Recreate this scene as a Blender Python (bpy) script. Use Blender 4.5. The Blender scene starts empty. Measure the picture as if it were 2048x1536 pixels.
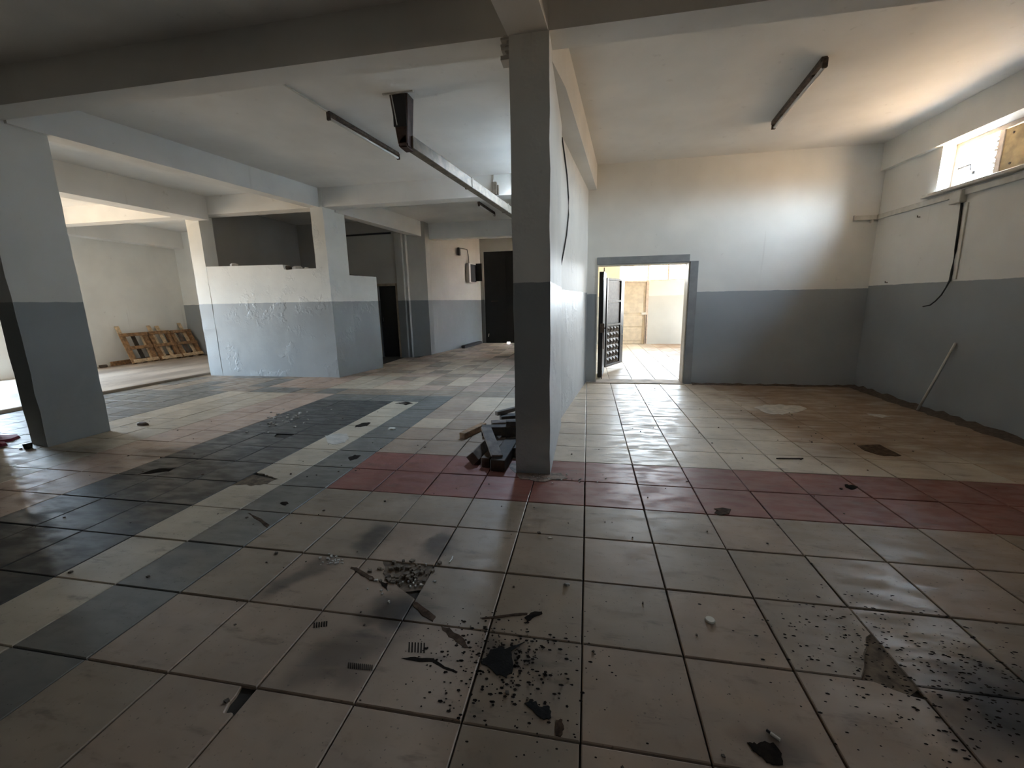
import bpy, bmesh, math, random
from mathutils import Vector, Matrix
random.seed(7)
sc = bpy.context.scene
COL = sc.collection
R = math.radians

# ------------------------------------------------------------------ camera
CAM_LOC = Vector((0.0015, -1.9009, 1.4025))
PITCH, ROLL, YAW, FPX = 0.196286, -0.0190678, -0.1827285, 825.36
_r = Vector((math.cos(YAW), -math.sin(YAW), 0))
_f = Vector((math.sin(YAW) * math.cos(PITCH), math.cos(YAW) * math.cos(PITCH), -math.sin(PITCH)))
_u = _r.cross(_f)
CR = math.cos(ROLL) * _r + math.sin(ROLL) * _u
CU = -math.sin(ROLL) * _r + math.cos(ROLL) * _u
CF = _f
cam = bpy.data.cameras.new('camera')
cam.sensor_width = 36.0
cam.lens = 36.0 * FPX / 2048.0
cam.clip_start = 0.02
camo = bpy.data.objects.new('camera', cam)
COL.objects.link(camo)
camo.matrix_world = Matrix(((CR.x, CU.x, -CF.x, CAM_LOC.x), (CR.y, CU.y, -CF.y, CAM_LOC.y), (CR.z, CU.z, -CF.z, CAM_LOC.z), (0, 0, 0, 1)))
sc.camera = camo

# ------------------------------------------------------------------ view, world, daylight openings
sc.view_settings.view_transform = 'Standard'
sc.view_settings.look = 'None'
sc.view_settings.exposure = 2.95
sc.view_settings.gamma = 1.0
sc.view_settings.use_curve_mapping = False
SKY = 7.5
w = bpy.data.worlds.new('daylight'); sc.world = w
w.use_nodes = True
wn = w.node_tree.nodes; wl = w.node_tree.links
wn.clear()
tc = wn.new('ShaderNodeTexCoord'); sx = wn.new('ShaderNodeSeparateXYZ'); mr = wn.new('ShaderNodeMapRange')
mr.inputs[1].default_value = -1; mr.inputs[2].default_value = 1
ramp = wn.new('ShaderNodeValToRGB')
e = ramp.color_ramp.elements
e[0].position = 0.0; e[0].color = (1.0, 0.70, 0.44, 1)
e[1].position = 1.0; e[1].color = (1.3, 1.95, 2.85, 1)
a = e.new(0.47); a.color = (1.0, 0.70, 0.44, 1)
a = e.new(0.53); a.color = (2.25, 2.5, 2.75, 1)
bg = wn.new('ShaderNodeBackground'); bg.inputs[1].default_value = SKY
wo = wn.new('ShaderNodeOutputWorld')
wl.new(tc.outputs['Generated'], sx.inputs[0]); wl.new(sx.outputs[2], mr.inputs[0]); wl.new(mr.outputs[0], ramp.inputs[0])
wl.new(ramp.outputs[0], bg.inputs[0]); wl.new(bg.outputs[0], wo.inputs[0])
try:
    w.cycles.sampling_method = 'AUTOMATIC'
except Exception:
    pass

GATE = (2.6, 4.08, 0.05, 2.75)        # opening in the left wall: y0, y1, z0, z1
WIN = (2.80, 4.30, 2.60, 3.13)         # high window in the right wall
ANX = (9.7, 11.5, 0.9, 2.7)            # added unseen glazing brightening the far room
WIN4 = (-3.3, -2.7, 2.60, 3.13)        # matching high window of the front bay, behind the camera
ROOF_FILL = (-.95, -.56, 4.15, 5.2)         # added unseen roof light brightening the middle bay: x0, x1, y0, y1
FWIN = (0.98, 4.60, 1.97, 2.46)        # window strip over the far door: x0, x1, z0, z1
def portal(name, loc, rot, sx_, sy_):
    l = bpy.data.lights.new(name, 'AREA'); l.shape = 'RECTANGLE'; l.size = sx_; l.size_y = sy_
    l.cycles.is_portal = True
    o = bpy.data.objects.new(name, l); COL.objects.link(o); o.location = loc; o.rotation_euler = rot
    return o
portal('gate_daylight', (-11.72, (GATE[0] + GATE[1]) / 2, (GATE[2] + GATE[3]) / 2), (0, -math.pi / 2, 0), GATE[3] - GATE[2], GATE[1] - GATE[0])
portal('window_daylight', (4.40, (WIN[0] + WIN[1]) / 2, (WIN[2] + WIN[3]) / 2), (0, math.pi / 2, 0), WIN[3] - WIN[2], WIN[1] - WIN[0])
portal('bay_window_daylight', (4.40, (WIN4[0] + WIN4[1]) / 2, (WIN4[2] + WIN4[3]) / 2), (0, math.pi / 2, 0), WIN4[3] - WIN4[2], WIN4[1] - WIN4[0])
portal('roof_fill', ((ROOF_FILL[0] + ROOF_FILL[1]) / 2, (ROOF_FILL[2] + ROOF_FILL[3]) / 2, 3.72), (0, 0, 0), ROOF_FILL[1] - ROOF_FILL[0], ROOF_FILL[3] - ROOF_FILL[2])
portal('annex_fill', (5.45, (ANX[0] + ANX[1]) / 2, (ANX[2] + ANX[3]) / 2), (0, math.pi / 2, 0), ANX[3] - ANX[2], ANX[1] - ANX[0])
portal('far_window_daylight', ((FWIN[0] + FWIN[1]) / 2, 12.12, (FWIN[2] + FWIN[3]) / 2), (-math.pi / 2, 0, 0), FWIN[1] - FWIN[0], FWIN[3] - FWIN[2])
sc.cycles.max_bounces = 7
sc.cycles.diffuse_bounces = 5
sc.cycles.glossy_bounces = 2
sc.cycles.adaptive_threshold = 0.03
sc.cycles.transparent_max_bounces = 12
sc.cycles.sample_clamp_indirect = 6.0
sc.cycles.caustics_reflective = False
sc.cycles.caustics_refractive = False

# ------------------------------------------------------------------ measuring helpers (pixel of the photograph -> point of the place)
def ray(px, py):
    return ((px - 1024.0) / FPX) * CR - ((py - 768.0) / FPX) * CU + CF
def on_z(px, py, z=0.0):
    d = ray(px, py); return CAM_LOC + d * ((z - CAM_LOC.z) / d.z)
def on_y(px, py, y):
    d = ray(px, py); return CAM_LOC + d * ((y - CAM_LOC.y) / d.y)
def on_x(px, py, x):
    d = ray(px, py); return CAM_LOC + d * ((x - CAM_LOC.x) / d.x)
def to_px(p):
    d = Vector(p) - CAM_LOC
    zz = d.dot(CF)
    if zz < 0.05: return None
    return (1024 + FPX * d.dot(CR) / zz, 768 - FPX * d.dot(CU) / zz)

# ------------------------------------------------------------------ materials
class NB:
    def __init__(s, name):
        s.m = bpy.data.materials.new(name); s.m.use_nodes = True
        s.t = s.m.node_tree; s.t.nodes.clear()
        s.out = s.t.nodes.new('ShaderNodeOutputMaterial')
        s.p = s.t.nodes.new('ShaderNodeBsdfPrincipled')
        s.t.links.new(s.p.outputs[0], s.out.inputs[0])
        s._pos = None
    def put(s, sock, v):
        if v is None: return
        if isinstance(v, bpy.types.NodeSocket): s.t.links.new(v, sock)
        else:
            if sock.type == 'RGBA' and len(v) == 3: v = (*v, 1)
            sock.default_value = v
    def pos(s):
        if s._pos is None:
            g = s.t.nodes.new('ShaderNodeNewGeometry'); s._geo = g; s._pos = g.outputs['Position']
        return s._pos
    def island(s):
        s.pos(); return s._geo.outputs['Random Per Island']
    def obj(s):
        return s.t.nodes.new('ShaderNodeTexCoord').outputs['Object']
    def math(s, op, a, b=None, c=None):
        n = s.t.nodes.new('ShaderNodeMath'); n.operation = op
        s.put(n.inputs[0], a); s.put(n.inputs[1], b); s.put(n.inputs[2], c); return n.outputs[0]
    def vmath(s, op, a, b=None):
        n = s.t.nodes.new('ShaderNodeVectorMath'); n.operation = op
        s.put(n.inputs[0], a); s.put(n.inputs[1], b)
        return n.outputs['Value'] if op in ('LENGTH', 'DISTANCE', 'DOT_PRODUCT') else n.outputs[0]
    def noise(s, scale, detail=4, vec=None, rough=.55, col=False):
        n = s.t.nodes.new('ShaderNodeTexNoise'); n.inputs['Scale'].default_value = scale; n.inputs['Detail'].default_value = detail
        n.inputs['Roughness'].default_value = rough
        s.put(n.inputs['Vector'], vec if vec is not None else s.pos()); return n.outputs[1 if col else 0]
    def smooth(s, v, lo, hi, a=0.0, b=1.0):
        n = s.t.nodes.new('ShaderNodeMapRange'); n.interpolation_type = 'SMOOTHSTEP'
        s.put(n.inputs[0], v); n.inputs[1].default_value = lo; n.inputs[2].default_value = hi
        n.inputs[3].default_value = a; n.inputs[4].default_value = b; return n.outputs[0]
    def mix(s, f, a, b, mode='MIX'):
        n = s.t.nodes.new('ShaderNodeMix'); n.data_type = 'RGBA'; n.blend_type = mode
        s.put(n.inputs[0], f); s.put(n.inputs[6], a); s.put(n.inputs[7], b); return n.outputs[2]
    def xyz(s, v=None):
        n = s.t.nodes.new('ShaderNodeSeparateXYZ'); s.put(n.inputs[0], v if v is not None else s.pos()); return n.outputs
    def scale(s, v, k):
        return s.vmath('MULTIPLY', v, k)
    def bump(s, h, strength=.3, dist=.01, prev=None):
        n = s.t.nodes.new('ShaderNodeBump'); n.inputs['Strength'].default_value = strength; n.inputs['Distance'].default_value = dist
        s.put(n.inputs['Height'], h)
        if prev is not None: s.t.links.new(prev, n.inputs['Normal'])
        return n.outputs[0]
    def done(s, base, rough=.6, normal=None, metal=0.0, spec=None):
        s.put(s.p.inputs['Base Color'], base); s.put(s.p.inputs['Roughness'], rough); s.p.inputs['Metallic'].default_value = metal
        if spec is not None: s.p.inputs['Specular IOR Level'].default_value = spec
        if normal is not None: s.t.links.new(normal, s.p.inputs['Normal'])
        return s.m

def plain(name, col, rough=.6, metal=0.0, var=.25, scale=8, spec=None):
    b = NB(name); n = b.noise(scale, 3)
    k = b.smooth(n, .3, .7, 1 - var, 1 + var * .4)
    c = b.mix(1.0, col, (1, 1, 1), 'MULTIPLY')
    v = b.t.nodes.new('ShaderNodeVectorMath'); v.operation = 'SCALE'; b.put(v.inputs[0], c); b.put(v.inputs['Scale'], k)
    return b.done(v.outputs[0], rough, b.bump(b.noise(scale * 6, 2), .15, .004), metal, spec)

WHITE = (.79, .78, .735); GREY = (.31, .33, .335)
def wall_mat(name, dado=None, white=WHITE, grey=GREY, wear=0.0, rough=.72):
    b = NB(name)
    z = b.xyz()[2]
    mott = b.noise(1.1, 3)
    k = b.smooth(mott, .25, .75, .90, 1.04)
    base = white
    rg = rough
    if dado is not None:
        edge = b.math('MULTIPLY_ADD', b.noise(6, 3), .022, z)
        up = b.math('GREATER_THAN', edge, dado + .011)
        base = b.mix(up, grey, white)
        rg = b.math('MULTIPLY_ADD', up, rough - .48, .48)
    v = b.t.nodes.new('ShaderNodeVectorMath'); v.operation = 'SCALE'; b.put(v.inputs[0], b.mix(0.0, base, base)); b.put(v.inputs['Scale'], k)
    c = v.outputs[0]
    sc1 = b.smooth(b.noise(7, 4, rough=.68), .66, .74, 0, .22)
    c = b.mix(sc1, c, (.34, .31, .27))
    vs = b.scale(b.pos(), (9, 9, .7))
    drip = b.smooth(b.noise(1.0, 3, vs), .66, .78, 0, .16)
    c = b.mix(drip, c, (.36, .33, .28))
    h = b.noise(2.6, 2)
    nrm = b.bump(h, .25, .03)
    nrm = b.bump(b.noise(38, 2), .16, .004, nrm)
    if wear > 0:
        m = b.math('MULTIPLY', b.smooth(b.noise(3.2, 4, rough=.7), .5, .62), b.smooth(b.noise(1.3, 2, b.vmath('ADD', b.pos(), (4, 9, 2))), .42, .62, 0, wear))
        c = b.mix(b.math('MULTIPLY', m, .16), c, (.42, .46, .50))
        nrm = b.bump(m, .5, .010, nrm)
    return b.done(c, rg, nrm)

M = {}
M['wall'] = wall_mat('painted_wall', 1.49)
M['wall_r'] = wall_mat('painted_wall_room', 1.505, grey=(.36, .385, .40))
M['wall_side'] = wall_mat('painted_wall_side', 1.54)
M['pier'] = wall_mat('painted_pier', 1.545, wear=.6)
M['part'] = wall_mat('painted_partition', 1.53, wear=.8)
M['block'] = wall_mat('painted_half_wall', 1.475, wear=1.0)
M['white'] = wall_mat('white_plaster')
M['ceil'] = wall_mat('ceiling_plaster', white=(.82, .80, .76))
M['beamw'] = wall_mat('beam_plaster', white=(.80, .78, .74))
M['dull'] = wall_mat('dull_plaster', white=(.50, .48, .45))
M['corrshade'] = wall_mat('corridor_wall_shaded', 1.49, white=(.42, .40, .36), grey=(.15, .16, .16))  # same wall paint, darkened to put the corridor's shade into its colour
M['annex'] = wall_mat('annex_wall', 1.51, white=(.80, .76, .62), grey=(.52, .52, .48))
M['paintgrey'] = plain('grey_paint', (.27, .28, .285), .55, var=.12)
M['concrete'] = plain('bare_concrete', (.40, .35, .29), .8, var=.35, scale=5)
M['slabc'] = None
M['grout'] = plain('grout_dirt', (.035, .028, .021), .9, var=.5, scale=12)
M['rustmetal'] = plain('rusty_metal', (.10, .07, .05), .6, .3, .6, 25)
M['ductm'] = plain('duct_sheet', (.20, .165, .125), .55, .25, .35, 9)
M['ductdark'] = plain('duct_rust', (.065, .035, .026), .65, .1, .45, 14)
M['whitemetal'] = plain('white_enamel', (.62, .59, .53), .4, 0, .2, 20)
M['tube'] = plain('tube_glass', (.78, .76, .72), .18, 0, .05, 10)
M['blackiron'] = plain('black_iron', (.012, .011, .012), .32, 0, .5, 18)
M['ironpanel'] = plain('dark_iron_panel', (.06, .048, .04), .5, 0, .5, 18)
M['blackdoor'] = plain('black_door', (.006, .006, .007), .55, 0, .3, 6)
M['blackcable'] = plain('black_cable', (.012, .012, .012), .5)
M['plasticw'] = plain('white_plastic', (.62, .60, .54), .4, 0, .12, 10)
M['woodpale'] = plain('pale_timber', (.62, .46, .29), .65, 0, .4, 14)
M['woodmid'] = plain('brown_timber', (.30, .165, .075), .65, 0, .5, 14)
M['wooddark'] = plain('dark_timber', (.045, .030, .020), .7, 0, .5, 14)
M['woodgrey'] = plain('weathered_timber', (.14, .10, .075), .7, 0, .45, 14)
M['doorwood'] = plain('painted_door', (.62, .54, .42), .5, 0, .15, 8)
M['boardy'] = plain('yellowed_board', (.50, .36, .17), .65, 0, .35, 7)
M['frame'] = plain('window_frame', (.62, .50, .40), .5, 0, .2, 12)
M['redcloth'] = plain('red_cloth', (.20, .018, .035), .8, 0, .4, 20)
M['rubble'] = plain('rubble_crumb', (.38, .33, .27), .85, 0, .4, 30)
M['rubbledark'] = plain('dark_crumb', (.10, .075, .055), .85, 0, .4, 30)
M['rubble2'] = plain('brown_crumb', (.22, .175, .13), .85, 0, .4, 30)
M['cement'] = plain('cement_splash', (.50, .47, .42), .6, 0, .25, 14)
M['paper'] = plain('paper_scrap', (.68, .65, .58), .7, 0, .1, 14)
M['siding'] = plain('white_sheet', (.80, .80, .80), .5, 0, .08, 5)
M['smear'] = plain('plaster_smear', (.26, .19, .15), .7, 0, .5, 18)
M['oil'] = plain('black_oil', (.003, .003, .0035), .5, 0, .3, 20, spec=.15)
M['dirtfill'] = plain('bed_mortar', (.17, .125, .085), .85, 0, .5, 22)
M['grime'] = plain('dry_grime', (.016, .011, .008), .9, 0, .5, 25, spec=.1)
M['grime2'] = plain('brown_grime', (.085, .055, .037), .9, 0, .5, 25, spec=.1)
def glass_mat(name, t):
    b = NB(name)
    tr = b.t.nodes.new('ShaderNodeBsdfTransparent'); gl = b.t.nodes.new('ShaderNodeBsdfGlossy'); gl.inputs['Roughness'].default_value = .02
    tr.inputs[0].default_value = (*t, 1)
    mx = b.t.nodes.new('ShaderNodeMixShader'); mx.inputs[0].default_value = .05
    b.t.links.new(tr.outputs[0], mx.inputs[1]); b.t.links.new(gl.outputs[0], mx.inputs[2])
    b.t.links.new(mx.outputs[0], b.out.inputs[0]); return b.m
M['glass'] = glass_mat('window_glass', (.97, .98, .98))
M['glasstint'] = glass_mat('grey_tinted_glass', (.58, .58, .57))  # tint added to dim daylight through the unseen windows
M['gateglass'] = glass_mat('blue_grey_glass', (.565, .595, .615))      # tint added to dim gate daylight: two faces pass about a third

# shared dirt of the tiled floor: a node group giving smudge and dust masks from the place on the floor
SMUDGE = []   # (px, py, rx, ry, turn, strength) soft dark smudges, measured on the photograph
for q in [(745, 1075, .13, .26, 10, .75), (880, 1085, .10, .22, -8, .7), (795, 1215, .20, .13, 20, .92), (700, 1300, .30, .16, 35, .6),
          (590, 1150, .10, .24, -30, .6), (650, 1350, .28, .10, 20, .5), (1560, 1500, .12, .10, 0, .6), (2040, 1430, .35, .22, 30, .97),
          (130, 905, .55, .25, 0, .5), (330, 905, .5, .16, 0, .5), (1000, 1310, .16, .10, 0, .55), (1720, 900, .34, .16, 0, .45), (1570, 840, .9, .12, 0, .4)]:
    p = on_z(q[0], q[1]); SMUDGE.append((p.x, p.y, q[2], q[3], R(q[4]), q[5]))
def tile_mat(name, col, rough=.36, var=.09):
    b = NB(name)
    P = b.pos()
    k = b.math('MULTIPLY_ADD', b.island(), var * 2, 1 - var)
    k = b.math('MULTIPLY', k, b.smooth(b.noise(2.3, 3), .25, .75, .82, 1.10))
    v = b.t.nodes.new('ShaderNodeVectorMath'); v.operation = 'SCALE'; b.put(v.inputs[0], (*col,)); b.put(v.inputs['Scale'], k)
    c = v.outputs[0]
    # marbling of the cast terrazzo
    fine = b.noise(14, 3, rough=.65)
    c = b.mix(b.smooth(fine, .55, .75, 0, .35), c, (col[0] * .55, col[1] * .52, col[2] * .48))
    st = b.noise(3.5, 4, b.scale(P, (1.0, 3.2, 1)), rough=.65)
    c = b.mix(b.smooth(st, .56, .74, 0, .55), c, (.085, .062, .044))
    sp = b.noise(85, 0)
    c = b.mix(b.smooth(sp, .76, .82, 0, .45), c, (.03, .023, .017))
    # soft smudges
    wob = b.vmath('ADD', P, b.scale(b.vmath('SUBTRACT', b.noise(4, 2, col=True), (.5, .5, .5)), (.30, .30, 0)))
    tot = None
    for (cx, cy, rx, ry, tn, s_) in SMUDGE:
        d = b.vmath('SUBTRACT', wob, (cx, cy, 0))
        rt = b.t.nodes.new('ShaderNodeVectorRotate'); rt.rotation_type = 'Z_AXIS'; b.put(rt.inputs[0], d); rt.inputs['Angle'].default_value = -tn
        d = b.scale(rt.outputs[0], (1 / rx, 1 / ry, 0))
        f = b.smooth(b.vmath('LENGTH', d), .25, 1.15, s_, 0)
        tot = f if tot is None else b.math('MAXIMUM', tot, f)
    c = b.mix(tot, c, (.018, .015, .013))
    # brown dust film over the floor of the window room and towards the shaded right side
    X = b.xyz()
    dust = b.math('MULTIPLY', b.smooth(b.math('MULTIPLY_ADD', b.noise(1.4, 2), 1.6, X[0]), 2.2, 3.3), b.smooth(b.math('MULTIPLY_ADD', b.noise(1.7, 2), 1.0, X[1]), 1.9, 2.9))
    dust = b.math('MULTIPLY', dust, b.smooth(b.noise(2.8, 3, b.scale(P, (1, 2.5, 1))), .25, .6, .55, .95))
    c = b.mix(dust, c, (.22, .145, .09))
    rg = b.math('MULTIPLY_ADD', b.smooth(b.noise(5, 3, b.scale(P, (1, 2.6, 1))), .35, .7), .30, rough)
    rg = b.math('MULTIPLY_ADD', dust, .22, rg)
    nrm = b.bump(b.noise(3.0, 2, b.scale(P, (1.0, 2.2, 1))), .10, .02)
    nrm = b.bump(fine, .12, .004, nrm)
    return b.done(c, rg, nrm)
TILE = {
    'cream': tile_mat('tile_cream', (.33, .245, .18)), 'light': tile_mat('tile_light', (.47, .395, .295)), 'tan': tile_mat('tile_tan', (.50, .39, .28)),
    'grey': tile_mat('tile_grey', (.165, .155, .135)), 'dark': tile_mat('tile_dark', (.055, .054, .050)), 'pink': tile_mat('tile_pink', (.46, .33, .25)),
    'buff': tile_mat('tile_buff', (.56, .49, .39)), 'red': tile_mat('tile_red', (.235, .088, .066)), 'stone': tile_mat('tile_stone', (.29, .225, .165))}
b = NB('screed')
P = b.pos()
c = b.mix(b.smooth(b.noise(1.0, 6, b.scale(P, (1.6, .5, 1))), .35, .65), (.46, .38, .30), (.26, .21, .165))
c = b.mix(b.smooth(b.noise(9, 8), .55, .75, 0, .6), c, (.16, .12, .09))
M['slabc'] = b.done(c, .45, b.bump(b.noise(12, 5), .2, .01))

# ------------------------------------------------------------------ mesh helpers
def mesh_obj(name, verts, faces, mat, parent=None, smooth=False):
    me = bpy.data.meshes.new(name); me.from_pydata([tuple(v) for v in verts], [], faces); me.update()
    if isinstance(mat, (list, tuple)):
        for m in mat: me.materials.append(m)
    elif mat is not None: me.materials.append(mat)
    if smooth:
        me.polygons.foreach_set('use_smooth', [True] * len(me.polygons))
    o = bpy.data.objects.new(name, me); COL.objects.link(o)
    if parent is not None: o.parent = parent
    return o
class MB:
    def __init__(s): s.v = []; s.f = []
    def prism(s, foot, z0, z1):
        """foot: ccw polygon [(x, y)...] extruded from z0 to z1"""
        n = len(foot); b0 = len(s.v)
        for z in (z0, z1):
            for (x, y) in foot: s.v.append((x, y, z))
        s.f.append([b0 + i for i in reversed(range(n))]); s.f.append([b0 + n + i for i in range(n)])
        for i in range(n):
            j = (i + 1) % n; s.f.append([b0 + i, b0 + j, b0 + n + j, b0 + n + i])
        return s
    def box(s, x0, x1, y0, y1, z0, z1):
        return s.prism([(x0, y0), (x1, y0), (x1, y1), (x0, y1)], z0, z1)
    def hull8(s, pts):
        """8 corners: bottom ring 0-3 ccw, top ring 4-7"""
        b0 = len(s.v); s.v += [tuple(p) for p in pts]
        for q in ((3, 2, 1, 0), (4, 5, 6, 7), (0, 1, 5, 4), (1, 2, 6, 5), (2, 3, 7, 6), (3, 0, 4, 7)): s.f.append([b0 + i for i in q])
        return s
    def bar(s, p0, p1, w, h, roll=0.0, up=Vector((0, 0, 1))):
        p0 = Vector(p0); p1 = Vector(p1); d = (p1 - p0).normalized()
        sd = d.cross(up)
        if sd.length < 1e-4: sd = d.cross(Vector((1, 0, 0)))
        sd.normalize(); upv = sd.cross(d)
        if roll:
            sd, upv = math.cos(roll) * sd + math.sin(roll) * upv, -math.sin(roll) * sd + math.cos(roll) * upv
        c = []
        for p in (p0, p1):
            c.append([p - sd * w / 2 - upv * h / 2, p + sd * w / 2 - upv * h / 2, p + sd * w / 2 + upv * h / 2, p - sd * w / 2 + upv * h / 2])
        b0 = len(s.v); s.v += [tuple(q) for q in c[0] + c[1]]
        for q in ((0, 1, 2, 3), (7, 6, 5, 4), (1, 0, 4, 5), (2, 1, 5, 6), (3, 2, 6, 7), (0, 3, 7, 4)): s.f.append([b0 + i for i in q])
        return s
    def tube(s, pts, r, n=8, cap=True):
        pts = [Vector(p) for p in pts]; rings = []
        for i, p in enumerate(pts):
            d = (pts[min(i + 1, len(pts) - 1)] - pts[max(i - 1, 0)]).normalized()
            a = d.cross(Vector((0, 0, 1)))
            if a.length < 1e-3: a = d.cross(Vector((1, 0, 0)))
            a.normalize(); b_ = d.cross(a)
            b0 = len(s.v); rr = r[i] if isinstance(r, (list, tuple)) else r
            for k in range(n):
                t = 2 * math.pi * k / n; s.v.append(tuple(p + a * math.cos(t) * rr + b_ * math.sin(t) * rr))
            rings.append(b0)
        for i in range(len(rings) - 1):
            for k in range(n):
                s.f.append([rings[i] + k, rings[i] + (k + 1) % n, rings[i + 1] + (k + 1) % n, rings[i + 1] + k])
        if cap:
            s.f.append([rings[0] + k for k in reversed(range(n))]); s.f.append([rings[-1] + k for k in range(n)])
        return s
    def build(s, name, mat, parent=None, smooth=False, bevel=0.0, seg=1):
        o = mesh_obj(name, s.v, s.f, mat, parent, smooth)
        bm = bmesh.new(); bm.from_mesh(o.data)
        bmesh.ops.recalc_face_normals(bm, faces=bm.faces)
        if bevel:
            bmesh.ops.bevel(bm, geom=[e_ for e_ in bm.edges], offset=bevel, segments=seg, affect='EDGES', clamp_overlap=True)
        bm.to_mesh(o.data); bm.free()
        return o
def tag(o, label, cat=None, group=None, kind=None):
    o['label'] = label
    if cat: o['category'] = cat
    if group: o['group'] = group
    if kind: o['kind'] = kind
    return o
def struct(o, label, cat):
    return tag(o, label, cat, kind='structure')
def empty(name, loc):
    o = bpy.data.objects.new(name, None); o.empty_display_size = .1; COL.objects.link(o); o.location = loc; return o
def adopt(root, *objs):
    """parent finished meshes given in place coordinates to an Empty standing somewhere else"""
    for o in objs:
        o.parent = root; o.matrix_parent_inverse = Matrix.Translation(root.location).inverted()

# ------------------------------------------------------------------ the setting: slabs and walls
YB = -6.5      # wall behind the camera
floor = MB().box(-11.85, 5.45, YB - .2, 12.65, -.30, -.014).build('floor', M['grout'])
struct(floor, 'tiled floor of striped cream, grey and red terrazzo tiles running through the hall', 'floor')
k = ROOF_FILL
ceil = MB().box(-11.85, 4.40, YB - .2, k[2], 3.5, 3.7).box(-11.85, 4.40, k[3], 12.45, 3.5, 3.7).box(-11.85, k[0], k[2], k[3], 3.5, 3.7).box(k[1], 4.40, k[2], k[3], 3.5, 3.7).box(4.40, 5.45, 5.3, 12.45, 3.5, 3.7).build('ceiling', M['ceil'])
struct(ceil, 'flat white plastered concrete ceiling over the whole hall', 'ceiling')
T = .25
# left wall with the open gate
g = GATE
o = MB().box(-11.6 - T, -11.6, YB - .2, g[0], 0, 3.5).box(-11.6 - T, -11.6, g[1], 12.65, 0, 3.5).box(-11.6 - T, -11.6, g[0], g[1], g[3], 3.5).build('wall_left', M['white'])
struct(o, 'plain white side wall that the wooden pallets lean against', 'wall')
o = MB().box(-11.6, 4.38, YB - .2, YB, 0, 3.5).build('wall_rear', M['wall'])
struct(o, 'white and grey rear wall behind the dark front bay', 'wall')
o = MB().box(-11.6, -6.75, 1.30, 1.55, 0, 3.5).build('wall_bay_blocker', M['wall']); struct(o, 'added unseen wall blocking gate light from the dark front bay', 'wall')  # unseen wall added to keep gate light out of the front bay
q = WIN
o = MB().box(4.13, 4.38, YB, 5.3, -.01, q[2]).box(4.13, 4.38, YB, WIN4[0], q[2], q[3]).box(4.13, 4.38, WIN4[1], q[0], q[2], q[3]).box(4.13, 4.38, q[1], 5.3, q[2], q[3]).box(4.07, 4.38, YB, 5.3, q[3], 3.5).build('wall_right', M['wall_side'])
struct(o, 'white wall with grey painted dado under the high window', 'wall')
DX0, DX1, DZ = .14, 1.585, 1.97
o = MB().box(-.32, DX0, 5.3, 5.52, -.01, 3.5).box(DX1, 5.2, 5.3, 5.52, -.01, 3.5).box(DX0, DX1, 5.3, 5.52, DZ, 3.5).build('wall_back', M['wall_r'])
struct(o, 'white wall with grey dado around the bright doorway', 'wall')
o = MB().prism([(-.335, 2.69), (-.02, 5.31), (-.27, 5.31), (-.55, 2.69)], -.01, 3.5).build('wall_partition', M['part'])
struct(o, 'scuffed white and grey partition running from the central pier to the doorway wall', 'wall')
# annex seen through the doorway
z0, z1 = FWIN[2], FWIN[3]
o = MB().box(-.30, FWIN[0], 11.9, 12.12, -.01, 3.5).box(FWIN[1], 5.45, 11.9, 12.12, -.01, 3.5).box(FWIN[0], FWIN[1], 11.9, 12.12, -.01, z0).box(FWIN[0], FWIN[1], 11.9, 12.12, z1, 3.5).build('wall_annex_end', M['annex'])
struct(o, 'sunlit cream wall seen through the doorway below the window strip', 'wall')
a = ANX
o = MB().box(5.2, 5.45, 5.52, a[0], -.01, 3.5).box(5.2, 5.45, a[1], 12.12, -.01, 3.5).box(5.2, 5.45, a[0], a[1], -.01, a[2]).box(5.2, 5.45, a[0], a[1], a[3], 3.5).build('wall_annex_side', M['annex'])
struct(o, 'cream side wall of the bright room behind the doorway', 'wall')
o = MB().prism([(-.12, 5.52), (-.05, 11.9), (-.30, 11.9), (-.33, 5.52)], -.01, 3.5).build('wall_annex_inner', M['annex'])
struct(o, 'cream inner wall of the bright room behind the iron door', 'wall')
# corridor and block
o = MB().box(-7.72, -5.46, 8.42, 8.60, -.01, 3.5).box(-5.46, -4.92, 8.42, 8.60, 1.87, 3.5).box(-4.92, -4.60, 8.42, 8.60, -.01, 3.5).build('wall_store', M['corrshade'])
struct(o, 'shade-darkened white wall with grey dado around the narrow black doorway', 'wall')
o = MB().prism([(-4.69, 8.43), (-4.25, 8.9), (-4.25, 9.2), (-3.64, 12.27), (-3.85, 12.27), (-4.60, 8.60)], -.01, 3.5).build('wall_corridor', M['corrshade'])
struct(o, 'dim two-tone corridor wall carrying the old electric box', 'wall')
o = MB().box(-11.6, -3.52, 12.25, 12.45, -.01, 3.5).box(-3.52, -1.9, 12.25, 12.45, 3.08, 3.5).box(-1.9, -.28, 12.25, 12.45, -.01, 3.5).build('wall_corridor_end', M['corrshade'])
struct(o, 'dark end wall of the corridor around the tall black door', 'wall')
o = MB().box(-1.95, -.28, 9.45, 9.65, -.01, 3.5).build('wall_corridor_blocker', M['corrshade']); struct(o, 'added wall hidden behind the central pier to shade the corridor', 'wall')  # hidden wall added to shade the deep corridor
o = MB().box(-11.6, -7.70, 8.45, 8.65, -.01, 3.5).build('wall_back_left', M['wall'])
struct(o, 'white wall with grey dado in the corner beyond the pallets', 'wall')
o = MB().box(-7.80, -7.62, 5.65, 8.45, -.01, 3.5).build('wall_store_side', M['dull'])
struct(o, 'unlit grey plaster wall seen through the opening over the half wall', 'wall')
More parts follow.
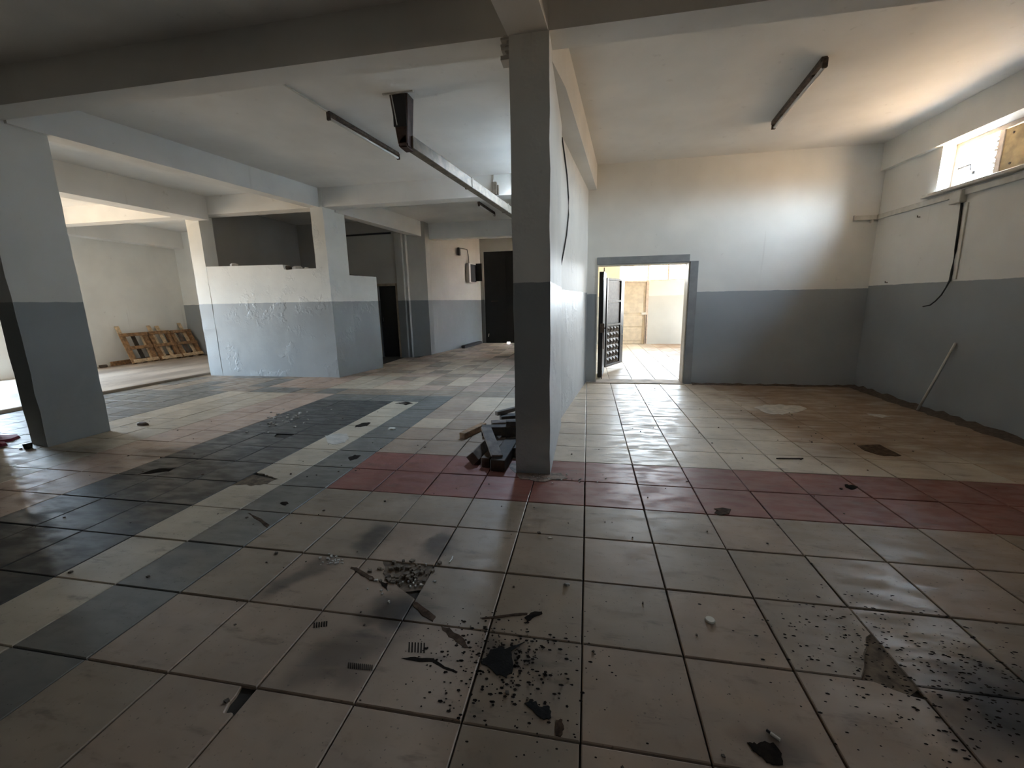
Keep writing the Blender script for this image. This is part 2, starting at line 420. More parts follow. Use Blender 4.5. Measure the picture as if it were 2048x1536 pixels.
# half wall with ragged top
def half_wall():
    mb = MB()
    top = [(-7.60, 2.205), (-7.1, 2.20), (-6.6, 2.195), (-6.1, 2.19), (-5.78, 2.185), (-5.76, 2.10), (-5.70, 2.085), (-5.5, 2.10), (-5.3, 2.095), (-5.0, 2.10)]
    n = len(top); y0, y1 = 5.399, 5.60
    for y in (y0, y1):
        for (x, z) in top: mb.v.append((x, y, z))
        for (x, z) in top: mb.v.append((x, y, -.01))
    for i in range(n - 1):
        mb.f.append([n + i, n + i + 1, i + 1, i]); k = 2 * n
        mb.f.append([k + i, k + i + 1, k + n + i + 1, k + n + i]); mb.f.append([i, i + 1, k + i + 1, k + i])
    mb.f.append([0, 2 * n, 3 * n, n]); mb.f.append([n - 1, 2 * n - 1, 4 * n - 1, 3 * n - 1])
    return mb
o = half_wall().build('wall_half', M['block']); struct(o, 'white and grey half wall with a broken ragged top edge', 'wall')
o = MB().prism([(-4.745, 5.90), (-4.535, 6.67), (-4.735, 6.67), (-4.93, 5.90)], -.01, 1.99).build('wall_half_side', M['block'])
struct(o, 'shaded return of the half wall facing the corridor', 'wall')
# columns
def column(name, foot, z1, mat, label, bev=.012):
    mb = MB()
    n = len(foot); L = 18
    for k in range(L + 1):
        z = -.01 + (z1 + .01) * k / L
        for (x, y) in foot:
            mb.v.append((x + random.uniform(-.004, .004), y + random.uniform(-.004, .004), z))
    for k in range(L):
        for i in range(n):
            j = (i + 1) % n; mb.f.append([k * n + i, k * n + j, (k + 1) * n + j, (k + 1) * n + i])
    mb.f.append([i for i in reversed(range(n))]); mb.f.append([L * n + i for i in range(n)])
    o = mb.build(name, mat); return struct(o, label, 'column')
def rect(x0, x1, y0, y1): return [(x0, y0), (x1, y0), (x1, y1), (x0, y1)]
column('column', rect(-.565, -.284, 1.295, 2.70), 3.5, M['pier'], 'tall central pier with grey dado beside the heap of dark timber')
column('column', [(-5.86, 1.335), (-5.545, 1.28), (-5.52, 1.85), (-5.84, 1.86)], 3.5, M['wall'], 'dark thick column standing alone near the red cloth')
column('column', rect(-7.80, -7.50, 5.395, 5.70), 3.5, M['block'], 'white column at the pallet end of the half wall')
column('column', [(-5.065, 5.39), (-4.81, 5.39), (-4.715, 5.93), (-5.065, 5.93)], 3.5, M['block'], 'white column at the corridor end of the half wall')
# beams
def beam(foot, z0, label, mat='beamw'):
    o = MB().prism(foot, z0, 3.5).build('beam', M[mat], bevel=0); return struct(o, label, 'beam')
beam(rect(-11.6, 4.07, 1.305, 1.535), 3.20, 'long ceiling beam crossing the hall over the central pier')
beam([(-1.37, YB), (-1.10, YB), (-.292, 1.305), (-.572, 1.305)], 3.195, 'dark ceiling beam running forward from the central pier')
beam([(-.56, 1.535), (-.287, 1.535), (-.21, 1.95), (.108, 5.3), (-.25, 5.3)], 3.13, 'ceiling beam along the top of the partition')
beam([(-5.72, 1.535), (-5.50, 1.535), (-4.87, 5.4), (-5.09, 5.4)], 3.17, 'slanting ceiling beam from the lone column to the half wall')
beam([(-4.95, 5.68), (-4.73, 5.68), (-4.27, 9.2), (-4.50, 9.2)], 3.13, 'ceiling beam over the corridor side of the half wall')
beam([(-7.98, 1.535), (-7.62, 1.535), (-7.27, 5.4), (-7.62, 5.4)], 3.07, 'ceiling beam ending at the pallet end of the half wall')
beam(rect(-11.6, -.25, 5.40, 5.68), 3.17, 'ceiling beam crossing above the half wall')
beam(rect(-4.45, -.30, 9.20, 9.45), 3.10, 'ceiling beam crossing the mouth of the corridor')
beam(rect(-11.6, -11.28, 5.68, 8.45), 3.05, 'ceiling beam along the wall above the pallets')
beam(rect(-8.6, -8.3, YB, 1.3), 3.2, 'ceiling beam over the dark front bay')
# raised screed on the pallet side
o = MB().prism([(-11.6, YB), (-8.35, YB), (-8.10, 2.3), (-7.95, 5.6), (-7.8, 8.45), (-11.6, 8.45)], -.02, .045).build('floor_raised', M['slabc'], bevel=.012)
struct(o, 'slightly raised bare screed floor below the pallets', 'floor')

# doorway trims of the bright opening
o = MB().box(.135, 1.575, 5.285, 5.31, 1.975, 2.09).build('trim_1', M['paintgrey'], bevel=.004); struct(o, 'grey painted band across the top of the bright doorway', 'trim')
o = MB().box(1.588, 1.712, 5.287, 5.31, 0, 1.985).build('trim_2', M['paintgrey'], bevel=.004); struct(o, 'grey painted strip beside the bright doorway', 'trim')
o = MB().box(-.01, 1.60, 5.24, 5.60, -.012, .012).build('sill', M['concrete'], bevel=.006); struct(o, 'worn concrete threshold of the bright doorway', 'threshold')
o = MB().box(DX0 - .002, DX0 + .018, 5.29, 5.53, 0, DZ).box(DX0 + .018, DX1, 5.30, 5.53, DZ - .012, DZ + .003).box(DX1 - .016, DX1 + .003, 5.30, 5.53, 0, DZ - .012).build('trim_3', M['plasticw']); struct(o, 'pale painted lining of the bright doorway', 'trim')
# dirt skirting of the window room
mb = MB()
def strip(p0, p1, wdt, n, hgt):
    p0 = Vector(p0); p1 = Vector(p1); d = (p1 - p0); L = d.length; d.normalize(); s = Vector((-d.y, d.x, 0))
    prev = None
    for i in range(n + 1):
        c = p0 + d * (L * i / n); w0 = wdt * random.uniform(.75, 1.2); h0 = hgt * random.uniform(.5, 1.3)
        ring = [c + s * w0, c + s * w0 * .5 + Vector((0, 0, h0 * .45)), c - s * .02 + Vector((0, 0, h0))]
        b0 = len(mb.v); mb.v += [tuple(r_ + Vector((0, 0, -.004))) for r_ in ring]
        if prev is not None:
            for k in range(2): mb.f.append([prev + k, b0 + k, b0 + k + 1, prev + k + 1])
        prev = b0
strip((4.13, -1.0, 0), (4.13, 5.3, 0), .16, 60, .05)
strip((4.13, 5.3, 0), (1.72, 5.3, 0), .09, 30, .03)
o = mb.build('baseboard_right', M['rubbledark'], smooth=True); struct(o, 'crumbled brown dirt strip along the foot of the grey walls', 'skirting')
# painted timber lining of the black store doorway
o = MB().box(-5.50, -5.455, 8.36, 8.45, 0, 1.93).box(-4.925, -4.86, 8.36, 8.45, 0, 1.93).box(-5.455, -4.925, 8.36, 8.45, 1.868, 1.93).build('trim_4', plain('old_frame', (.30, .24, .17), .6), bevel=.004); struct(o, 'tan timber frame of the narrow black doorway', 'trim')
o = MB().box(-4.86, -4.66, 8.33, 8.43, 0, 3.16).build('trim_5', M['corrshade'], bevel=.006); struct(o, 'plastered pilaster beside the narrow black doorway', 'trim')

# ------------------------------------------------------------------ floor tiles
TS = .4
def kind(i, j):
    rnd = random.random()
    if j in (2, 3) and i >= -5: return 'red'
    if i >= -1 and j >= 4: return 'buff' if i < 5 or rnd < .5 else 'tan'
    if j >= 14: return random.choice(['tan', 'tan', 'stone', 'cream', 'pink'])
    if j >= 10:
        if i <= -15: return 'stone' if rnd < .7 else 'grey'
        if i in (-14, -13, -12) and j >= 11: return 'pink'
        if i in (-11, -10) and j >= 11: return 'light'
        if j == 10: return 'grey' if i <= -9 and rnd < .6 else 'stone'
        return random.choice(['tan', 'tan', 'cream', 'stone', 'pink'])
    if i <= -16: return 'grey'
    if -15 <= i <= -13: return 'light'
    if i in (-12, -11): return 'pink'
    if j == 9 and -10 <= i <= -6: return 'grey'
    if -10 <= i <= -8: return 'dark'
    if i == -7: return 'light'
    if i == -6: return 'grey'
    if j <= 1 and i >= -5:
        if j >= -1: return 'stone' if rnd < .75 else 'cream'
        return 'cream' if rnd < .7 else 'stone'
    return random.choice(['tan', 'cream', 'cream'])
def blocked(i, j):
    x = (i + .5) * TS; y = (j + .5) * TS
    if x < -8.1 or x > 5.2: return True
    if y > 5.5 and x > 5.1: return True
    if y < 5.3 and x > 4.2: return True
    if -7.6 < x < -4.95 and 5.6 < y < 8.4: return True      # floor of the closed store
    if y > 8.5 and x < -4.6: return True
    return False
def tile_mesh(s, bv=.004, gap=.0055, chip=None):
    h = s / 2 - gap / 2
    if chip is None: poly = [(-h, -h), (h, -h), (h, h), (-h, h)]
    else: poly = chip(h)
    n = len(poly); v = []; f = []
    cx = sum(p[0] for p in poly) / n; cy = sum(p[1] for p in poly) / n
    for (x, y) in poly: v.append((x, y, -.03))
    for (x, y) in poly: v.append((x, y, -.003))
    for (x, y) in poly:
        k = 1 - bv / max(.01, math.hypot(x - cx, y - cy)) * 1.3; v.append((cx + (x - cx) * k, cy + (y - cy) * k, 0.0))
    for i in range(n):
        j = (i + 1) % n; f.append([i, j, n + j, n + i]); f.append([n + i, n + j, 2 * n + j, 2 * n + i])
    f.append([2 * n + i for i in range(n)])
    return v, f
def ragged(pts, k=.012):
    out = []
    for (p, q_) in zip(pts[:-1], pts[1:]):
        out.append(p)
        for t in (.33, .66): out.append((p[0] + (q_[0] - p[0]) * t + random.uniform(-k, k), p[1] + (q_[1] - p[1]) * t + random.uniform(-k, k)))
    out.append(pts[-1]); return out
CHIPS = {
    (-4, -3): lambda h: [(-h, -h), (h, -h)] + ragged([(h, h - .10), (h - .035, h - .10), (h - .06, h)], .006) + [(-h, h)],
    (2, -2): lambda h: [(-h, -h), (h, -h)] + ragged([(h, h - .05), (h - .13, h)], .008) + [(-h, h)],
    (2, -1): lambda h: [(-h, -h)] + ragged([(h - .17, -h), (h - .05, -h + .17), (h, -h + .24)], .010) + [(h, h), (-h, h)],
    (-3, -1): lambda h: [(-h, -h), (h, -h)] + ragged([(h, -h + .14), (h - .10, .0), (-.02, .04), (-.06, h - .06), (-.10, h)], .012) + [(-h, h)],
    (-7, 1): lambda h: [(-h, -h), (h, -h), (h, h)] + ragged([(.06, h), (-.02, h - .05), (-.08, h - .03), (-h, h - .07)], .012),
    (-7, 2): lambda h: ragged([(.08, -h), (.10, -h + .10), (-.03, -h + .14), (-.10, -.02), (-h, 0)], .012)[::1] + [(-h, h), (h, h), (h, -h)],
    (-9, 4): lambda h: [(-h, -h), (h, -h)] + ragged([(h, .05), (.05, .09), (-.02, h)], .012) + [(-h, h)],
}
CHIPS[(-7, 2)] = lambda h: [(h, -h), (h, h), (-h, h)] + ragged([(-h, .0), (-.10, -.02), (-.03, -h + .14), (.10, -h + .10), (.08, -h)], .012)
cells = []
for j in range(-15, 31):
    for i in range(-21, 13):
        if blocked(i, j): continue
        x = (i + .5) * TS; y = (j + .5) * TS
        px = [to_px(((i + a_) * TS, (j + b_) * TS, 0)) for a_, b_ in ((0, 0), (1, 0), (1, 1), (0, 1))]
        area = 0
        if all(p is not None for p in px):
            cxp = sum(p[0] for p in px) / 4; cyp = sum(p[1] for p in px) / 4
            if -60 < cxp < 2108 and cyp < 1620:
                area = abs(sum(px[k][0] * px[(k + 1) % 4][1] - px[(k + 1) % 4][0] * px[k][1] for k in range(4))) / 2
        hid = (y > 5.3 and x > -.3) or (y > 2.7 and -.9 < x < -.35)
        cells.append((0 if hid else area, i, j))
kinds = {}
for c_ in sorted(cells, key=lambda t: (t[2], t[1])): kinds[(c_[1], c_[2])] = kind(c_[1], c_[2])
cells.sort(reverse=True)
meshes = {}
bv, bf = [], []; bmat = []
keys = list(TILE.keys())
for n_, (ar, i, j) in enumerate(cells):
    kd = kinds[(i, j)]
    x = (i + .5) * TS; y = (j + .5) * TS
    dirty = x > 1.9 and y > 1.9
    dz = random.uniform(-.0012, .0012); tx, ty = random.gauss(0, .0016), random.gauss(0, .0016)
    if n_ < 296:
        if (i, j) in CHIPS:
            v, f = tile_mesh(TS, chip=CHIPS[(i, j)]); me = bpy.data.meshes.new('tile'); me.from_pydata(v, [], f); me.materials.append(TILE[kd])
        else:
            gp = (.0024 if dirty else (.0055, .007, .0085)[random.randrange(3)])
            key = (kd, gp)
            if key not in meshes:
                v, f = tile_mesh(TS, gap=gp); me = bpy.data.meshes.new('tile'); me.from_pydata(v, [], f); me.materials.append(TILE[kd]); meshes[key] = me
            me = meshes[key]
        o = bpy.data.objects.new('tile', me); COL.objects.link(o); o.parent = floor
        o.location = (x + random.uniform(-.0012, .0012), y + random.uniform(-.0012, .0012), dz); o.rotation_euler = (tx, ty, random.uniform(-.002, .002))
    else:
        v, f = tile_mesh(TS, gap=.0024 if dirty else .007)
        b0 = len(bv)
        for (a_, b_, c_) in v: bv.append((x + a_, y + b_, c_ + dz + a_ * -ty + b_ * tx))
        for q_ in f: bf.append([b0 + k for k in q_]); bmat.append(keys.index(kd))
o = mesh_obj('tiles', bv, bf, [TILE[k] for k in keys], floor)
o.data.polygons.foreach_set('material_index', bmat); o['kind'] = 'stuff'

# ------------------------------------------------------------------ windows
def bx(name, x0, x1, y0, y1, z0, z1, mat, parent=None, bevel=.003):
    o = MB().box(x0, x1, y0, y1, z0, z1).build(name, M[mat] if isinstance(mat, str) else mat, bevel=bevel)
    if parent is not None: adopt(parent, o)
    return o
# high window of the right wall
win = empty('window_1', (4.33, 3.0, 2.60)); struct(win, 'high window with one boarded pane in the wall with the hanging cable', 'window')
q = WIN
o = MB().box(4.27, 4.35, q[0], q[1], q[2], q[2] + .045).box(4.27, 4.35, q[0], q[1], q[3] - .045, q[3]).box(4.27, 4.35, q[1] - .05, q[1], q[2] + .045, q[3] - .045).box(4.27, 4.35, q[0], q[0] + .05, q[2] + .045, q[3] - .045).build('window_frame', M['frame'], bevel=.004); adopt(win, o)
for ym in (3.74, 3.08): adopt(win, bx('mullion', 4.275, 4.345, ym - .03, ym + .03, q[2] + .045, q[3] - .045, 'frame'))
for (ya, yb) in ((3.77, 4.25), (2.85, 3.05)): adopt(win, bx('pane', 4.318, 4.323, ya, yb, q[2] + .045, q[3] - .045, 'glass', bevel=0))
bd = bx('board', 4.285, 4.30, 3.11, 3.71, q[2] + .05, q[3] - .05, 'boardy'); adopt(win, bd); bd['label'] = 'yellowed board filling a pane'
for (yy, zz) in ((3.62, 3.02), (3.60, 2.72), (3.2, 2.7), (3.18, 3.0)): adopt(win, MB().tube([(4.282, yy, zz), (4.29, yy, zz)], .012, 8).build('nail', M['rustmetal']))
# remains of broken putty and the bent stay
mb = MB()
for k in range(9):
    zz = 2.68 + k * .045; mb.bar((4.30, 3.765, zz), (4.30, 3.765 + random.uniform(.02, .06), zz + random.uniform(-.015, .03)), .012, .02)
o = mb.build('putty', M['rubble']); adopt(win, o)
p0, p1, p2 = on_x(1916, 338, 4.29), on_x(1943, 328.5, 4.29), on_x(1941, 341, 4.29)
o = MB().tube([p0, p1, p2], .011, 6).build('window_stay', M['blackcable']); adopt(win, o); o['label'] = 'bent dark window stay'
p3 = on_x(1947, 345, 4.29); o = MB().box(p3.x - .01, p3.x + .01, p3.y - .02, p3.y + .02, p3.z - .02, p3.z + .02).build('latch', M['blackcable'], bevel=.006); adopt(win, o)
o = MB().box(4.05, 4.28, 1.6, 4.42, 2.562, 2.60).build('sill', M['whitemetal'], bevel=.006); struct(o, 'thin ledge below the high window', 'sill')
# white sheet cladding outside, just beyond the window
cl = empty('wall_outside', (4.8, 5.29, 0)); struct(cl, 'white sheet cladding outside the high window', 'wall')
for k in range(16): adopt(cl, bx('sheet', 4.42, 5.16, 5.26, 5.30, k * .22, k * .22 + .212, 'siding'))
w4 = empty('window_4', (4.33, -3.0, 2.60)); struct(w4, 'matching high window of the dark front bay', 'window')
f4 = WIN4
o = MB().box(4.27, 4.35, f4[0], f4[1], f4[2], f4[2] + .045).box(4.27, 4.35, f4[0], f4[1], f4[3] - .045, f4[3]).box(4.27, 4.35, f4[0], f4[0] + .05, f4[2] + .045, f4[3] - .045).box(4.27, 4.35, f4[1] - .05, f4[1], f4[2] + .045, f4[3] - .045).build('window_frame', M['frame']); adopt(w4, o)
adopt(w4, bx('pane', 4.318, 4.323, f4[0] + .05, f4[1] - .05, f4[2] + .045, f4[3] - .045, 'glasstint', bevel=0))
# window strip of the annex
w2 = empty('window_2', (2.8, 12.0, 1.97)); struct(w2, 'bright window strip above the far door', 'window')
x0, x1, z0, z1 = FWIN
o = MB().box(x0, x1, 11.93, 12.0, z0, z0 + .035).box(x0, x1, 11.93, 12.0, z1 - .035, z1).build('window_frame', M['frame'], bevel=.003); adopt(w2, o)
for xm in (1.83, 2.43, 3.03, 3.63, 4.2): adopt(w2, bx('mullion', xm - .025, xm + .025, 11.93, 12.0, z0 + .035, z1 - .035, 'frame'))
xs = [x0, 1.83, 2.43, 3.03, 3.63, 4.2, x1]
for a_, b_ in zip(xs[:-1], xs[1:]): adopt(w2, bx('pane', a_ + .03, b_ - .03, 11.96, 11.965, z0 + .035, z1 - .035, 'glass', bevel=0))
# side glazing added to brighten the annex
w3 = empty('annex_fill_window', (5.3, 8.8, .9)); struct(w3, 'added unseen side window brightening the room behind the doorway', 'window')
a = ANX
o = MB().box(5.28, 5.36, a[0], a[1], a[2], a[2] + .05).box(5.28, 5.36, a[0], a[1], a[3] - .05, a[3]).build('window_frame', M['frame']); adopt(w3, o)
for k in range(6):
    ym = a[0] + (a[1] - a[0]) * k / 5; adopt(w3, bx('mullion', 5.28, 5.36, ym - .025, ym + .025, a[2] + .05, a[3] - .05, 'frame'))
for k in range(5):
    ya = a[0] + (a[1] - a[0]) * k / 5 + .03; yb = a[0] + (a[1] - a[0]) * (k + 1) / 5 - .03; adopt(w3, bx('pane', 5.318, 5.323, ya, yb, a[2] + .05, a[3] - .05, 'glasstint', bevel=0))

w6 = empty('roof_fill_window', (-.8, 4.5, 3.6)); struct(w6, 'added roof light hidden behind the central pier to brighten the middle bay', 'window')
k = ROOF_FILL
o = MB().box(k[0], k[1], k[2], k[2] + .05, 3.58, 3.64).box(k[0], k[1], k[3] - .05, k[3], 3.58, 3.64).box(k[0], k[0] + .05, k[2] + .05, k[3] - .05, 3.58, 3.64).box(k[1] - .05, k[1], k[2] + .05, k[3] - .05, 3.58, 3.64).build('frame', M['frame']); adopt(w6, o)
adopt(w6, bx('pane', k[0] + .05, k[1] - .05, k[2] + .05, k[3] - .05, 3.608, 3.613, 'glass', bevel=0))
# gate of the left wall, grey glazing added to dim its daylight
w5 = empty('window_5', (-11.7, 3.6, .05)); struct(w5, 'tall gate with added grey dimming glass lighting the pallet side', 'gate')
g = GATE
o = MB().box(-11.76, -11.68, g[0], g[0] + .05, g[2], g[3]).box(-11.76, -11.68, g[1] - .05, g[1], g[2], g[3]).box(-11.76, -11.68, g[0] + .05, g[1] - .05, g[3] - .05, g[3]).box(-11.76, -11.68, g[0] + .05, g[1] - .05, g[2], g[2] + .05).build('frame', M['frame']); adopt(w5, o)
adopt(w5, bx('pane', -11.722, -11.717, g[0] + .05, g[1] - .05, g[2] + .05, g[3] - .05, 'gateglass', bevel=0))
# ------------------------------------------------------------------ doors
# panelled door at the end of the annex
d = empty('door_1', (1.42, 11.87, 0)); struct(d, 'pale panelled door at the end of the bright room', 'door')
adopt(d, bx('leaf', .98, 1.77, 11.85, 11.89, .01, 1.93, 'doorwood'))
for (za, zb) in ((.98, 1.80), (.56, .90), (.10, .50)):
    adopt(d, bx('panel', 1.06, 1.70, 11.835, 11.86, za, zb, 'doorwood', bevel=.012))
adopt(d, bx('frame', 1.78, 1.86, 11.82, 11.90, 0, 1.97, 'frame')); adopt(d, bx('frame', .90, .975, 11.82, 11.90, 0, 1.97, 'frame')); adopt(d, bx('lintel', .975, 1.78, 11.82, 11.90, 1.93, 1.97, 'frame'))
adopt(d, bx('latch', 1.66, 1.80, 11.81, 11.835, .93, 1.0, 'plasticw'))
adopt(d, MB().tube([(1.815, 11.80, .02), (1.815, 11.80, .93)], .012, 8).build('bolt_rod', M['rustmetal']))
# folded black iron door at the bright doorway
d = empty('iron_door', (.22, 5.62, 0)); tag(d, 'black iron folding door standing open in the bright doorway', 'door')
A = Vector((.215, 5.60, 0)); B = Vector((.262, 6.28, 0)); 
o = MB().hull8([(A.x - .03, A.y, .03), (A.x + .05, A.y, .03), (B.x + .07, B.y, .03), (B.x - .06, B.y, .03), (A.x - .03, A.y, 1.885), (A.x + .05, A.y, 1.885), (B.x + .07, B.y, 1.885), (B.x - .06, B.y, 1.885)]).build('leaf', M['blackiron'], bevel=.006); adopt(d, o)
o = MB().box(A.x - .005, A.x + .075, A.y - .012, A.y + .03, .84, 1.0).build('lock', M['rustmetal'], bevel=.005); adopt(d, o)
o = MB().tube([(A.x + .05, A.y - .03, .92), (A.x + .09, A.y - .03, .92)], .012, 8).build('handle', M['rustmetal']); adopt(d, o)
o = MB().tube([(A.x + .065, A.y - .01, .55), (A.x + .065, A.y - .01, .84)], .008, 8).build('bolt_rod', M['rustmetal']); adopt(d, o)
o = MB().tube([(A.x + .045, A.y - .008, .0), (A.x + .045, A.y - .008, .18)], .009, 8).build('foot_bolt', M['rustmetal']); adopt(d, o)
o = MB().tube([(A.x + .05, A.y + .01, 1.885), (A.x + .05, A.y + .01, 1.95)], .008, 8).build('head_bolt', M['rustmetal']); adopt(d, o)
C0 = Vector((.33, 6.35, 0)); C1 = Vector((.708, 7.10, 0))
ax = (C1 - C0); LL = ax.length; ax.normalize(); nx = Vector((ax.y, -ax.x, 0))
def leafbox(name, u0, u1, z0, z1, t0, t1, mat, parent, bev=.004):
    c = [C0 + ax * u0 + nx * t0, C0 + ax * u1 + nx * t0, C0 + ax * u1 + nx * t1, C0 + ax * u0 + nx * t1]
    o = MB().hull8([(p.x, p.y, z0) for p in c] + [(p.x, p.y, z1) for p in c]).build(name, M[mat], bevel=bev); adopt(parent, o); return o
ZB, ZT = .10, 1.815
leafbox('folding_leaf', 0, LL, ZB, ZT, -.02, .0, 'blackiron', d)
for (u0, u1, z0, z1) in ((0, .05, ZB, ZT), (LL - .16, LL, ZB, ZT)): leafbox('stile', u0, u1, z0, z1, 0, .03, 'blackiron', d)
for zz in (ZB, .90, 1.36, ZT - .04): leafbox('rail', .05, LL - .16, zz, zz + .04, 0, .03, 'ironpanel', d)
for (za, zb) in ((.95, 1.35), (1.41, ZT - .05)): leafbox('panel', .06, LL - .17, za, zb, -.002, .006, 'ironpanel', d)
# embossed pyramids of the lower panel
nu, nz = 4, 6
for a_ in range(nu):
    for c_ in range(nz):
        u0 = .06 + (LL - .23) * a_ / nu; u1 = .06 + (LL - .23) * (a_ + 1) / nu; z0 = ZB + .05 + (.79 - .04) * c_ / nz; z1 = ZB + .05 + (.79 - .04) * (c_ + 1) / nz
        cs = [C0 + ax * u0, C0 + ax * u1, C0 + ax * u1, C0 + ax * u0]; zs = [z0, z0, z1, z1]
        v = [(p.x, p.y, z) for p, z in zip(cs, zs)]; m_ = C0 + ax * (u0 + u1) / 2 + nx * .035; v.append((m_.x, m_.y, (z0 + z1) / 2))
        o = mesh_obj('stud', v, [(0, 1, 4), (1, 2, 4), (2, 3, 4), (3, 0, 4)], M['ironpanel']); adopt(d, o)
for zz in (.87, .70, .45): adopt(d, MB().tube([C0 + ax * (LL - .07) + nx * .03 + Vector((0, 0, zz)), C0 + ax * (LL - .07) + nx * .036 + Vector((0, 0, zz))], .014, 8).build('rivet', M['plasticw']))
# tall black door at the corridor end
d = empty('door_2', (-2.7, 12.3, 0)); struct(d, 'tall black metal door at the dark end of the corridor', 'door')
o = MB().box(-3.52, -2.77, 12.29, 12.33, -.010, 3.08).build('leaf', M['blackdoor'], bevel=.003); adopt(d, o)
o = MB().box(-2.77, -2.66, 12.29, 12.33, .03, 3.08).box(-2.66, -1.9, 12.29, 12.33, -.010, 3.08).build('leaf', M['blackdoor'], bevel=0); adopt(d, o)
adopt(d, bx('crossbar', -3.3, -3.05, 12.27, 12.29, 1.43, 1.45, 'rustmetal'))
adopt(d, MB().tube([(-3.42, 12.25, .22), (-3.40, 12.25, .33)], .012, 8).build('bolt_rod', M['plasticw']))
o = bx('threshold', -3.52, -1.9, 12.25, 12.45, -.014, -.004, 'concrete'); adopt(d, o)
# black leaf in place of the dark inside the open store doorway
d = empty('doorway_dark', (-5.2, 8.52, 0)); struct(d, 'black leaf standing for the dark inside the narrow store doorway', 'door')
adopt(d, bx('leaf', -5.46, -4.92, 8.53, 8.57, .01, 1.87, 'blackdoor'))
adopt(d, bx('handle', -5.42, -5.40, 8.50, 8.53, .95, 1.05, 'blackiron'))

# ------------------------------------------------------------------ ceiling lamps
def lamp(p0, p1, label, tube_side, rusty):
    p0 = Vector(p0); p1 = Vector(p1); dd = (p1 - p0).normalized(); s = Vector((dd.y, -dd.x, 0)) * tube_side
    root = empty('fluorescent_lamp', (p0 + p1) / 2); tag(root, label, 'lamp')
    up = Vector((0, 0, 1))
    adopt(root, MB().bar(p0 - up * .022, p1 - up * .022, .05, .044).build('housing', M['rustmetal' if rusty else 'whitemetal'], bevel=.004))
    adopt(root, MB().tube([p0 + dd * .02 - up * .075 + s * .012, p1 - dd * .02 - up * .075 + s * .012], .016, 10).build('tube', M['tube'], smooth=True))
    for p, k in ((p0, 1), (p1, -1)):
        adopt(root, MB().bar(p - up * .055 + s * .006 - dd * .012, p - up * .055 + s * .006 + dd * .014, .044, .080).build('socket', M['rustmetal'], bevel=.005))
    for t in (.2, .55, .82):
        c = p0.lerp(p1, t); adopt(root, MB().bar(c - up * .05 - dd * .025, c - up * .05 + dd * .025, .03, .02).build('clip', M['rustmetal'], bevel=.003))
    return root
lamp((2.182, 4.128, 3.5), (2.042, 2.714, 3.5), 'rusty fluorescent batten on the ceiling near the high window', -1, True)
lamp((-2.854, 2.702, 3.5), (-2.68, 4.065, 3.5), 'fluorescent batten on the ceiling beside the hanging duct', 1, True)
lamp((-2.317, 7.151, 3.5), (-2.229, 8.25, 3.5), 'small fluorescent batten on the ceiling beyond the duct', 1, True)
o = MB().bar((-2.915, 2.05, 3.494), (-2.856, 2.69, 3.494), .022, .014).build('cable_trunking', M['plasticw'], bevel=.002); tag(o, 'thin white ceiling trunking leading to the lamp beside the duct', 'trunking')

# ------------------------------------------------------------------ hanging duct
d = empty('exhaust_duct', (-1.93, 2.6, 3.5)); tag(d, 'brown sheet metal duct dropping from the ceiling and running under the beam', 'duct')
o = MB().hull8([(-1.965, 2.50, 3.03), (-1.862, 2.50, 3.03), (-1.862, 2.64, 3.03), (-1.965, 2.64, 3.03), (-2.03, 2.50, 3.5), (-1.828, 2.50, 3.5), (-1.828, 2.66, 3.5), (-2.03, 2.66, 3.5)]).build('drop', M['ductdark'], bevel=.008); adopt(d, o)
o = MB().box(-1.995, -1.85, 2.488, 2.502, 3.19, 3.48).build('opening', M['blackdoor'], bevel=.004); adopt(d, o)  # black plate paints the dark inside of the drop
o = MB().bar((-1.995, 2.486, 3.48), (-1.955, 2.486, 3.20), .008, .008).build('edge_strip', M['whitemetal']); adopt(d, o)
o = MB().bar((-2.09, 2.485, 3.494), (-1.76, 2.485, 3.494), .02, .012).build('ceiling_strip', M['whitemetal']); adopt(d, o)
o = MB().hull8([(-1.965, 2.50, 3.0), (-1.862, 2.50, 3.0), (-1.845, 2.66, 2.992), (-1.955, 2.66, 2.992), (-1.965, 2.50, 3.06), (-1.862, 2.50, 3.14), (-1.845, 2.66, 3.135), (-1.955, 2.66, 3.06)]).build('elbow', M['ductdark'], bevel=.014, seg=2); adopt(d, o)
ps = [Vector((-1.902 + .18 * (y - 2.52), y, 3.075 - .045 * (y - 2.52))) for y in (2.60, 4.0, 5.35, 6.3)]
for k in range(3):
    o = MB().bar(ps[k], ps[k + 1] + (ps[k + 1] - ps[k]).normalized() * .0, .105, .125).build('duct_run', M['ductm'], bevel=.006); adopt(d, o)
    if k: adopt(d, MB().bar(ps[k] - Vector((.004, .02, 0)), ps[k] + Vector((.004, .02, 0)), .118, .138).build('joint', M['ductm'], bevel=.003))
for y in (3.2, 4.6, 5.2):
    c = Vector((-1.902 + .18 * (y - 2.52) + .03, y, 3.075 - .045 * (y - 2.52) + .065)); adopt(d, MB().bar(c, c + Vector((.006, .04, 0)), .02, .02).build('screw_lug', M['ductdark'], bevel=.004))
o = MB().box(-1.615, -1.535, 5.34, 5.40, 3.175, 3.375).box(-1.535, -1.505, 5.36, 5.40, 3.175, 3.33).build('bracket_box', M['ductm'], bevel=.006)
tag(o, 'small dark metal box fixed on the beam above the duct', 'box')
o = MB().bar((-1.60, 5.385, 3.375), (-1.595, 5.385, 3.49), .03, .008).build('strap', M['whitemetal']); tag(o, 'short pale strap between ceiling and the small metal box', 'strap')

